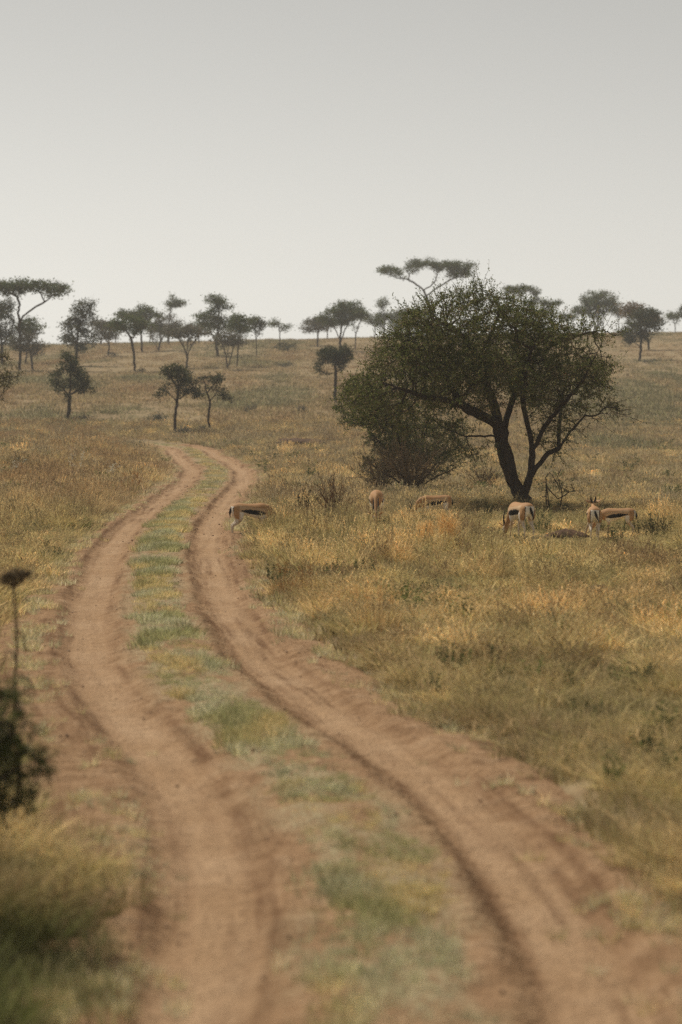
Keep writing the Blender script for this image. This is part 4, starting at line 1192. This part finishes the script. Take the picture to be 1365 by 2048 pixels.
def field_tint(x, y):
    n = len(x)
    big = fbm(x / 3.2, y / 6.0, 101, 3); sm = fbm(x / 0.9, y / 1.4, 103, 3); mid = fbm(x / 1.9, y / 3.5, 105, 2)
    left = x < np.interp(y, _cy, _cx)
    t = np.tile(STRAW_T, (n, 1))
    t = mixt(t, GOLD_T, sstep(.44, .62, big) * .8)
    t = mixt(t, OLIVE_T, sstep(.48, .56, sm) * .75)
    greeny = sstep(30, 14, y) * .10 + np.where(left, .20, 0.05) * sstep(45, 30, y)
    t = mixt(t, GREEN_T, np.clip(sstep(.54, .68, mid) * (.20 + greeny * .6), 0, 1))
    cell = vnoise(x / .27, y / .34, 109); cell2 = vnoise(x / .33 + 40, y / .40, 110)
    t = t * (0.66 + 0.80 * cell)[:, None]
    t = mixt(t, np.array([0.17, 0.165, 0.085]), sstep(.66, .84, cell2) * .7)
    t = mixt(t, GREY_T, sstep(46, 60, y) * sstep(.40, .62, sm) * .8)
    t = mixt(t, BROWN_T, sstep(.60, .70, fbm(x / .6, y / .9, 107, 2)) * .85)
    # green weeds where the animals stand, under the thorn tree
    t = mixt(t, OLIVE_T * .9, np.exp(-(((x - 3.6) / 3.4) ** 2 + ((y - 45.0) / 3.5) ** 2)) * sstep(.38, .55, sm))
    # golden red grass on the left verge further on
    t = mixt(t, np.array([0.46, 0.31, 0.165]), np.where(left, sstep(48, 62, y) * sstep(.42, .58, mid) * .7, 0))
    t = mixt(t, np.array([0.44, 0.335, 0.170]), np.where(left, 0, .5) * sstep(27, 20, y))
    # lush foot of the left verge close by, bush shade painted into its green
    t = mixt(t, GREEN_T * np.array([.62, .70, .62]), np.where(left, sstep(18.5, 16, y), 0) * sstep(.20, .40, mid) * .95)
    return t

def off_track(x, y, lo=1.34, hi=1.80):
    v = track_v(x, y); v = np.abs(v) - spread(v, y)
    e = v + 0.55 * (fbm(x / 0.8, y / 1.3, 111, 3) - 0.5)
    g = half_width(y) - 1.36
    return sstep(lo + g, hi + g, e), v

def grazed(x, y):
    """cropped patches where the animals stand"""
    a = sstep(2.2, 2.9, x) * sstep(6.3, 5.6, x) * sstep(38.5, 41, y) * sstep(47.5, 45.5, y)
    b = sstep(.60, .35, np.abs(x - .72)) * sstep(42, 44.5, y) * sstep(50.0, 49.5, y)
    c = sstep(.55, .35, np.abs(x + 2.25)) * sstep(40, 42, y) * sstep(47.5, 46.8, y)
    return 1 - np.maximum(np.maximum(.80 * a, .74 * b), .88 * c)

def height_field(x, y):
    h = 0.26 + 0.66 * fbm(x / 2.2, y / 3.0, 121, 3) ** 1.3
    h *= grazed(x, y)
    h *= np.where((y < 34) & (x > np.interp(y, _cy, _cx)), .62 + .38 * sstep(20, 34, y), 1.0)
    h *= 1 + .8 * np.exp(-(((x - 1.9) / .5) ** 2 + ((y - 48.3) / .8) ** 2))
    h *= 0.55 + 0.9 * vnoise(x / .42, y / .55, 125) ** 1.5
    h *= np.where((x > 2.0) & (y > 50), 0.75, 1.0)
    left = x < np.interp(y, _cy, _cx)
    h *= np.where(left & (y > 45), 1.15, 1.0)
    h *= np.where(left & (y < 17), .70, 1.0)
    return h

# tall grass of the verges and the field
sc = Scatter()
for (n, d0, d1, key, skey) in ((8500, 8.2, 22, "tall_near", "short_near"), (26000, 22, 62, "tall_mid", "short_mid"), (26000, 62, 150, "tall_far", "short_far")):
    x, y = sample(n, d0, d1)
    e, v = off_track(x, y)
    dens = e * np.clip(.10 + 1.5 * fbm(x / .9, y / 1.3, 123, 3), 0, 1) * sstep(.16, .42, vnoise(x / .38, y / .5, 127))
    dens *= np.where((x > 1.0) & (y > 55) & (y < 150), .55, 1)
    ok = rng.uniform(0, 1, n) < dens
    x, y, e = x[ok], y[ok], e[ok]
    h = height_field(x, y) * (.45 + .55 * e)
    sc.add(x, y, key, .85 + .25 * e, field_tint(x, y), zs=h / .95)
    # understorey
    x, y = sample(int(n * .7), d0, d1)
    e, v = off_track(x, y, 1.30, 1.65)
    ok = rng.uniform(0, 1, len(x)) < e
    x, y = x[ok], y[ok]
    sc.add(x, y, skey, 1.15 * (.4 + .6 * grazed(x, y)), mixt(field_tint(x, y), GREY_T * .9, np.full(len(x), .45)))
sc.build("tall_grass", "tall dry straw and olive grass filling the verges and the field beside the track")

# short stubble of the rising slope
sc = Scatter()
for (n, d0, d1) in ((17000, 118, 215), (15000, 215, 362)):
    x, y = sample(n, d0, d1, .165, 5)
    e, v = off_track(x, y, 1.4, 1.9)
    g = fbm(x / 6, y / 40, 131, 3)
    ok = (rng.uniform(0, 1, n) < e * np.clip(.15 + 1.5 * (g - .2), .05, 1))
    x, y, g = x[ok], y[ok], g[ok]
    a = fbm(x / 5, y / 30, 133, 3)
    t = np.tile(np.array([0.42, 0.32, 0.19]), (len(x), 1))
    t = mixt(t, np.array([0.29, 0.26, 0.155]), sstep(.50, .66, a)); t = mixt(t, np.array([0.36, 0.25, 0.145]), sstep(.44, .32, a))
    sc.add(x, y, "hill", .8 + .5 * a, t, zs=.55 + .6 * g)
sc.build("stubble_grass", "short tan stubble grass thinly covering the rising slope")

# the green strip between the ruts
sc = Scatter()
def strip(n, d0, d1, key, hscale):
    y = rng.uniform(d0, d1, n); v = rng.uniform(-.55, .55, n)
    c = np.interp(y, _cy, _cx); s = np.interp(y, _cy, _cs); q = np.sqrt(1 + s * s)
    x = c + v * wide(y) / q; yy = y - v * wide(y) * s / q
    w = .27 - .02 * sstep(17, 22, y) - .03 * sstep(40, 60, y) + 0.22 * (fbm(y / 2.2, y * 0 + np.sign(v) * 5, 141, 2) - .5)
    pat = fbm(x / .55, yy / 1.1, 143, 3)
    thin = np.exp(-((y - 17.2) / 1.8) ** 2) * .07
    ok = rng.uniform(0, 1, n) < sstep(w + .14, w - .12, np.abs(v) + .25 * (fbm(x / .3, yy / .5, 149, 2) - .5)) * sstep(.14 + thin - .10 * sstep(26, 20, y), .54 + thin - .12 * sstep(26, 20, y), pat)
    x, yy, y, pat = x[ok], yy[ok], y[ok], pat[ok]
    t = mixt(np.tile(FRESH_T, (len(x), 1)), MINT_T, sstep(.38, .58, fbm(x / .4, yy / .9, 145, 2)) * .85)
    t = mixt(t, GREEN_T, sstep(.56, .72, pat) * .25)
    t = mixt(t, STRAW_T, sstep(.48, .64, fbm(x / .5, yy / 1.2, 147, 2)) * .75)
    sc.add(x, yy, key, hscale * (.7 + .65 * sstep(.4, .65, pat)), t)
strip(5200, 7.5, 24, "short_near", .50); strip(7800, 24, 62, "short_mid", .52); strip(2400, 62, 126, "short_far", .36)
# pale creeping weeds along the bare shoulders
for (n, d0, d1, key, hs) in ((2600, 8, 24, "short_near", .55), (5000, 24, 62, "short_mid", .55), (2500, 62, 120, "short_far", .45)):
    y = rng.uniform(d0, d1, n); sg = np.where(rng.uniform(0, 1, n) < .5, -1, 1)
    v = sg * (1.42 + rng.normal(0, .17, n) + (half_width(y) - 1.36))
    c = np.interp(y, _cy, _cx); s = np.interp(y, _cy, _cs); q = np.sqrt(1 + s * s)
    x = c + v * wide(y) / q; yy = y - v * wide(y) * s / q
    ok = (rng.uniform(0, 1, n) < sstep(.42, .64, fbm(x / .5, yy / .8, 151, 3)) * .65) & (grazed(x, yy) > .6)
    x, yy = x[ok], yy[ok]
    sc.add(x, yy, key, hs, mixt(np.tile(MINT_T, (len(x), 1)), STRAW_T, rng.uniform(0, .8, len(x))))
sc.build("track_grass", "short fresh green and pale grass on the strip between the ruts and along their edges")

# broad-leaved weeds
sc = Scatter()
for (n, d0, d1, key) in ((1300, 9, 34, "herb"), (2600, 34, 70, "herb"), (900, 60, 125, "herb_far")):
    x, y = sample(n, d0, d1)
    e, v = off_track(x, y, 1.3, 1.7)
    w = sstep(.50, .62, fbm(x / 1.3, y / 2, 161, 3)) + 1.0 * np.exp(-(((x - 3.5) / 3.5) ** 2 + ((y - 45.5) / 3) ** 2))
    ok = rng.uniform(0, 1, n) < e * w
    x, y = x[ok], y[ok]
    t = mixt(np.tile(np.array([0.085, 0.095, 0.042]), (len(x), 1)), np.array([0.15, 0.18, 0.055]), rng.uniform(0, 1, len(x)) ** 2)
    sc.add(x, y, key, rng.uniform(.6, 1.25, len(x)), t)
sc.build("green_weeds", "low dark green broad-leaved weeds growing among the dry grass")

# ------------------------------------------------------------------ single plants and small things
M_plain = leafy("plant_parts", False, 0.30)
def plant(name, label, cat, loc, geos, group=None, mats=None):
    z = float(surf_h(loc[0], loc[1]))
    root = empty(name, (loc[0], loc[1], z)); tag(root, label, cat, group)
    for pn, (V, F, C) in geos:
        o = link(pn, mesh_np(pn, V, [F], col=C), M_plain, root)
        if pn in ("blade", "leaf", "flower", "plume", "stem"): o["kind"] = "stuff"
    return root

def at(px, py, d=None):
    g = ground_at(px, py); return (g[0], g[1]) if d is None else (gx(px, d), d)

def tussock(label, px, py, n, rad, h, tint, heads=0, name="grass_tussock", wd=.0045, group="grass tussocks standing out of the field"):
    V, F, C = blades(n, rad, h * .55, h, wd, .40, 4, 0, .01, .1, .35)
    geos = [("blade", (V, F, C * tint))]
    if heads:
        P = []
        for i in range(heads):
            a = rng.uniform(0, 6.283); rr = rad * 1.1 * math.sqrt(rng.uniform())
            root = np.array([math.cos(a) * rr, math.sin(a) * rr, 0]); tip = root + np.array([rng.normal(0, .10) * h, rng.normal(0, .10) * h, h * rng.uniform(.95, 1.25)])
            P.append(sticks(root[None], tip[None], .0035, np.array([tint * .9])))
            m = 46
            t = rng.uniform(.62, 1.0, (m, 1)); c = root + (tip - root) * t + rng.normal(0, .022, (m, 3))
            U = unit(unit(tip - root)[None] * 1.0 + rng.normal(0, .6, (m, 3))) * .020 * rng.uniform(.6, 1.3, (m, 1)); W = unit(np.cross(U, rng.normal(0, 1, (m, 3)))) * .006
            dv, df = diamonds(c, U, W); P.append((dv, df, np.repeat(tint * np.array([1.15, 1.05, .95]) * rng.uniform(.7, 1.25, (m, 1)), 4, 0)))
        geos.append(("plume", join(P)))
    plant(name, label, "grass tuft", at(px, py), geos, group)

tussock("largest feathery straw tuft with soft plumes in the middle of the field", 897, 1118, 120, .16, .62, STRAW_T, 34)
tussock("feathery straw tuft left of the largest plumed tuft", 852, 1112, 80, .11, .50, STRAW_T, 18)
tussock("small rounded straw tuft low in front of the plumed pair", 812, 1132, 60, .09, .28, GOLD_T, 6)
tussock("reddish brown dead tuft in the grass between the track and the plumed tufts", 672, 1092, 110, .26, .30, np.array([.17, .095, .045]), 0)
tussock("wide golden tussock near the right bank of the track", 748, 1268, 170, .26, .46, GOLD_T, 6)
tussock("brown tussock overhanging the right edge of the track just past the golden one", 588, 1192, 150, .26, .42, np.array([.27, .16, .065]), 4)
tussock("rusty tuft on the crest of the left verge below the small conical tree", 262, 978, 110, .35, .46, np.array([.33, .165, .06]), 4)
tussock("dark rusty tuft further left on the same verge", 30, 958, 110, .35, .44, np.array([.26, .13, .055]), 3)
tussock("green tuft at the foot of the left verge close to the track", 158, 1062, 120, .20, .36, np.array([.19, .21, .075]), 0)
tussock("bright green tuft at the right edge of the field", 1348, 1262, 90, .16, .42, np.array([.16, .20, .05]), 0)
tussock("little fresh green tuft alone on the strip between the ruts", 367, 1058, 70, .08, .13, np.array([.19, .28, .07]), 0)
tussock("dark olive tuft in the grass behind the gazelle by the track", 526, 1072, 90, .12, .34, np.array([.13, .13, .05]), 0)

def dry_shrub(name, label, px, py, n, h, spread, col, leafn=0, leafcol=(.1, .1, .04), rad=.004):
    P = []; Lv = []
    for i in range(n):
        a = rng.uniform(0, 6.283); d0 = np.array([math.cos(a) * spread * rng.uniform(.1, 1), math.sin(a) * spread * rng.uniform(.1, 1), 1.0])
        p = np.array([rng.normal(0, .06), rng.normal(0, .06), -.02]); dirv = unit(d0); L = h * rng.uniform(.6, 1.1) / 4
        A = []; Bq = []
        for k in range(4):
            q = p + dirv * L; A.append(p); Bq.append(q)
            for b_ in range(2):
                bd = unit(dirv + rng.normal(0, .45, 3)); A.append(q); Bq.append(q + bd * L * rng.uniform(.5, 1.3))
            p = q; dirv = unit(dirv + rng.normal(0, .13, 3))
        A = np.array(A); Bq = np.array(Bq)
        P.append(sticks(A, Bq, rad, np.array(col) * rng.uniform(.6, 1.4, (len(A), 1)), .5))
        if leafn:
            k = rng.integers(0, len(A), leafn); c = A[k] + (Bq[k] - A[k]) * rng.uniform(.3, 1, (leafn, 1))
            U = unit(rng.normal(0, 1, (leafn, 3))) * .022; W = unit(np.cross(U, rng.normal(0, 1, (leafn, 3)))) * .010
            dv, df = diamonds(c, U, W); Lv.append((dv, df, np.repeat(np.array(leafcol) * rng.uniform(.6, 1.4, (leafn, 1)), 4, 0)))
    geos = [("stem", join(P))]
    if Lv: geos.append(("leaf", join(Lv)))
    plant(name, label, "shrub", at(px, py), geos)
dry_shrub("dry_shrub", "leafless reddish dry shrub of fine fanning stems behind the forward-facing gazelle, to its left", 668, 1040, 46, .95, .85, (.17, .085, .045))
dry_shrub("dry_shrub", "thin dry shrub with a few dark leaves close behind the gazelle at the track edge", 606, 1042, 16, .72, .7, (.13, .085, .05), 14, (.075, .08, .035))
dry_shrub("dry_shrub", "tangle of brown stems low between the round bush and the forked trunk", 968, 978, 60, .80, 1.3, (.12, .08, .055))
dry_shrub("dry_brush", "tall dry brown brush around the foot of the round green bush", 828, 987, 100, 1.55, .95, (.27, .195, .12), 12, (.12, .105, .055), rad=.006)
dry_shrub("dry_brush", "dry grey-brown brush at the left foot of the round green bush", 758, 986, 60, 1.25, .9, (.27, .20, .13), 14, (.14, .135, .06), rad=.006)
dry_shrub("leafy_shrub", "leafy green shrub low in the grass behind the right-hand gazelles", 1312, 1078, 20, .45, .8, (.12, .09, .05), 22, (.07, .085, .035))
dry_shrub("leafy_shrub", "leafy dark green clump left of the gazelle that stands before the tree trunk", 972, 1046, 26, .42, .9, (.10, .08, .05), 24, (.075, .085, .036))

# white-flowered weeds on the crest of the left verge
def flowering(label, px, py, n, h, d=None):
    P = []; Fl = []
    for i in range(n):
        root = np.array([rng.normal(0, .10), rng.normal(0, .10), 0]); tip = root + np.array([rng.normal(.06, .14), rng.normal(0, .1), h * rng.uniform(.7, 1.05)])
        P.append(sticks(root[None], tip[None], .004, np.array([[.14, .14, .07]])))
        m = 8
        c = root + (tip - root) * rng.uniform(.55, 1.02, (m, 1)) + rng.normal(0, .025, (m, 3))
        for kk in range(3):
            U = unit(rng.normal(0, 1, (m, 3))) * .018; W = unit(np.cross(U, rng.normal(0, 1, (m, 3)))) * .016
            dv, df = diamonds(c, U, W); Fl.append((dv, df, np.tile(np.array([[.72, .70, .60]]), (len(dv), 1))))
    plant("flowering_weed", label, "wildflower", at(px, py, d), [("stem", join(P)), ("flower", join(Fl))])
flowering("tall weed dotted with small white flowers in front of the conical tree", 150, 905, 7, 1.35, 72)
flowering("low weed with sparse white flowers right of the tall flowering one", 210, 915, 6, .62, 76)
flowering("white-flowered weed thinly scattered near the left edge of the verge", 28, 918, 4, .75, 76)

# dark dead seed-stalk in the left foreground
def seed_stalk():
    base = at(28, 0, 14.0)
    z = float(ground_h(*base)); root = empty("seed_stalk", (base[0], base[1], z - .02)); root.scale = (1, 1, 1.12); tag(root, "dead dark stalk with a ragged flat seed head, blurred at the left edge", "plant")
    pth = np.array([(-.02, 0, 0), (.012, .0, .3), (-.012, .01, .62), (.010, 0, 1.02), (-.005, 0, 1.28), (.006, 0, 1.37)], float)
    rr = [.012, .011, .009, .009, .008, .005]
    V, Q, Tt = loft(round_path(np.column_stack([pth, rr, rr]), 4), 7)
    link("stem", mesh_np("stem", V, [Q, Tt], col=np.tile([[.14, .105, .062]], (len(V), 1)), smooth=True), M_twig, root)
    A = []; B_ = []
    for i in range(160):
        c = np.array([rng.normal(.02, .045), rng.normal(0, .03), 1.36 + rng.normal(0, .018)]); c[2] += .25 * (c[0] - .015) * rng.uniform(-.2, .6)
        A.append(c); B_.append(c + rng.normal(0, 1, 3) * np.array([.016, .016, .012]))
    for k in range(14):
        A.append(np.array([.0, 0, 1.30])); B_.append(np.array([rng.normal(.015, .06), rng.normal(0, .03), 1.355]))
    V, F, C = sticks(np.array(A), np.array(B_), .007, np.tile([[.14, .105, .062]], (len(A), 1)), .6)
    o = link("seed_head", mesh_np("seed_head", V, [F], col=C), M_twig, root); o["kind"] = "stuff"
    for zl, s_, ln in ((.78, 1, .12), (.92, -1, .09), (.55, -1, .15), (.42, 1, .13), (1.02, 1, .06)):
        pth = np.array([(0, 0, zl), (.35 * ln * s_, .01, zl + .05), (.7 * ln * s_, .02, zl + .02), (ln * s_, .02, zl - .06)])
        V, Q, Tt = loft(round_path(np.column_stack([pth, [.006, .014, .012, .003], [.003, .004, .004, .002]]), 4), 6)
        link("leaf", mesh_np("leaf", V, [Q, Tt], col=np.tile([[.06, .045, .025]], (len(V), 1)), smooth=True), M_twig, root)
seed_stalk()

# clods and low soil mounds
def clod_mesh(name, r, seed, flat=.5, sub=16):
    th = np.linspace(0, math.pi, sub); ph = np.linspace(0, 2 * math.pi, sub * 2, endpoint=False)
    Tm, Pm = np.meshgrid(th, ph, indexing='ij')
    d = np.stack([np.sin(Tm) * np.cos(Pm), np.sin(Tm) * np.sin(Pm), np.cos(Tm)], -1)
    n1 = fbm(d[..., 0] * 2.2 + seed * 7 + d[..., 2] * 1.3, d[..., 1] * 2.2 - d[..., 2], seed, 3)
    n2 = fbm(d[..., 0] * 7 + seed * 3 + d[..., 2] * 5, d[..., 1] * 7 - d[..., 2] * 4, seed + 1, 2)
    rr = r * (.55 + .75 * n1 + .28 * (n2 - .5))
    V = (d * rr[..., None] * np.array([1, .8, flat])).reshape(-1, 3)
    ii = np.arange(sub * sub * 2).reshape(sub, sub * 2)
    F = np.stack([ii[:-1], ii[1:], np.roll(ii[1:], -1, 1), np.roll(ii[:-1], -1, 1)], -1).reshape(-1, 4)
    return mesh_np(name, V, [F], smooth=True)

def clod(label, px, py, r, flat=.5, name="soil_clod", sink=.05, cat="soil mound"):
    x, y = at(px, py)
    o = link(name, clod_mesh(name, r, int(px) % 97, flat), M_soil, None, (x, y, float(surf_h(x, y)) + r * flat * .35 - sink))
    tag(o, label, cat, "dark clods of earth in the field")
clod("largest dark earth clod in the short grass right of the middle of the field", 1193, 1192, .19, .75)
clod("dark earth clod right of the largest one, lying lower", 1262, 1192, .15, .6)
clod("flat brown clod left of the largest dark earth clod", 1120, 1186, .15, .45)
clod("dark clod at the right edge of the field", 1352, 1196, .14, .9)
clod("small flat grey stone-like lump low on the right", 1265, 1262, .13, .3)
clod("dark freshly dug soil heap between the bare sapling and the gazelle with the white rump", 1132, 1080, .42, .40, "soil_mound", .03)
clod("low brown earth bank beside the far bend of the track", 598, 893, 1.5, .22, "earth_bank", .05)

# pebbles and crumbs lying on the track, too many to count
def pebbles():
    n = 5200
    y = np.concatenate([rng.uniform(8, 30, n // 2), rng.uniform(30, 80, n // 2)])
    v = rng.uniform(-1.45, 1.45, len(y))
    keep = (np.abs(np.abs(v) - .8) > .2) | (rng.uniform(0, 1, len(y)) < .2)
    y, v = y[keep], v[keep]
    c = np.interp(y, _cy, _cx); s = np.interp(y, _cy, _cs); q = np.sqrt(1 + s * s)
    x = c + v * wide(y) / q; yy = y - v * wide(y) * s / q
    z = surf_h(x, yy)
    r = (.003 + .013 * rng.uniform(0, 1, len(x)) ** 4) * (1 + sstep(20, 60, y) * .9)
    o = np.array([[1, 0, 0], [-1, 0, 0], [0, 1, 0], [0, -1, 0], [0, 0, .7], [0, 0, -.7]], float)
    a = rng.uniform(0, 6.283, len(x)); ca, sa = np.cos(a), np.sin(a)
    P = o[None] * rng.uniform(.6, 1.3, (len(x), 6, 1)) * r[:, None, None]
    Pr = np.stack([P[..., 0] * ca[:, None] - P[..., 1] * sa[:, None], P[..., 0] * sa[:, None] + P[..., 1] * ca[:, None], P[..., 2]], -1)
    V = (Pr + np.stack([x, yy, z + r * .3], -1)[:, None]).reshape(-1, 3)
    T8 = np.array([[0, 2, 4], [2, 1, 4], [1, 3, 4], [3, 0, 4], [2, 0, 5], [1, 2, 5], [3, 1, 5], [0, 3, 5]])
    F = (T8[None] + (np.arange(len(x)) * 6)[:, None, None]).reshape(-1, 3)
    tag(link("gravel", mesh_np("gravel", V, [F]), M_stone), "scattered small pebbles and crumbs of soil on the dirt track", kind="stuff")
pebbles()

# ------------------------------------------------------------------ dusty air over the plain
def haze():
    x0, x1, y0, y1, z0, z1 = -245.0, 245.0, -45.0, 475.0, -14.0, 32.0
    V = [(x, y, z) for z in (z0, z1) for y in (y0, y1) for x in (x0, x1)]
    F = np.array([[0, 2, 3, 1], [4, 5, 7, 6], [0, 1, 5, 4], [1, 3, 7, 5], [3, 2, 6, 7], [2, 0, 4, 6]])
    m = bpy.data.materials.new("dusty_air"); m.use_nodes = True
    nt = m.node_tree; nt.nodes.clear()
    out = nt.nodes.new("ShaderNodeOutputMaterial"); pv = nt.nodes.new("ShaderNodeVolumePrincipled")
    pv.inputs["Color"].default_value = (0.95, 0.96, 0.97, 1)
    pv.inputs["Density"].default_value = 0.00045
    nt.links.new(pv.outputs[0], out.inputs["Volume"])
    o = link("haze", mesh_np("haze", np.array(V), [F]), m)
    tag(o, "thin dusty haze filling the air over the plain", kind="stuff")
    xs = [ob for ob in COL.objects if ob.type == 'MESH' and ob.name == "ground"][0]
    co = np.zeros(len(xs.data.vertices) * 3, np.float32); xs.data.vertices.foreach_get("co", co); co = co.reshape(-1, 3)
    print("ground box", co.min(0), co.max(0))
haze()
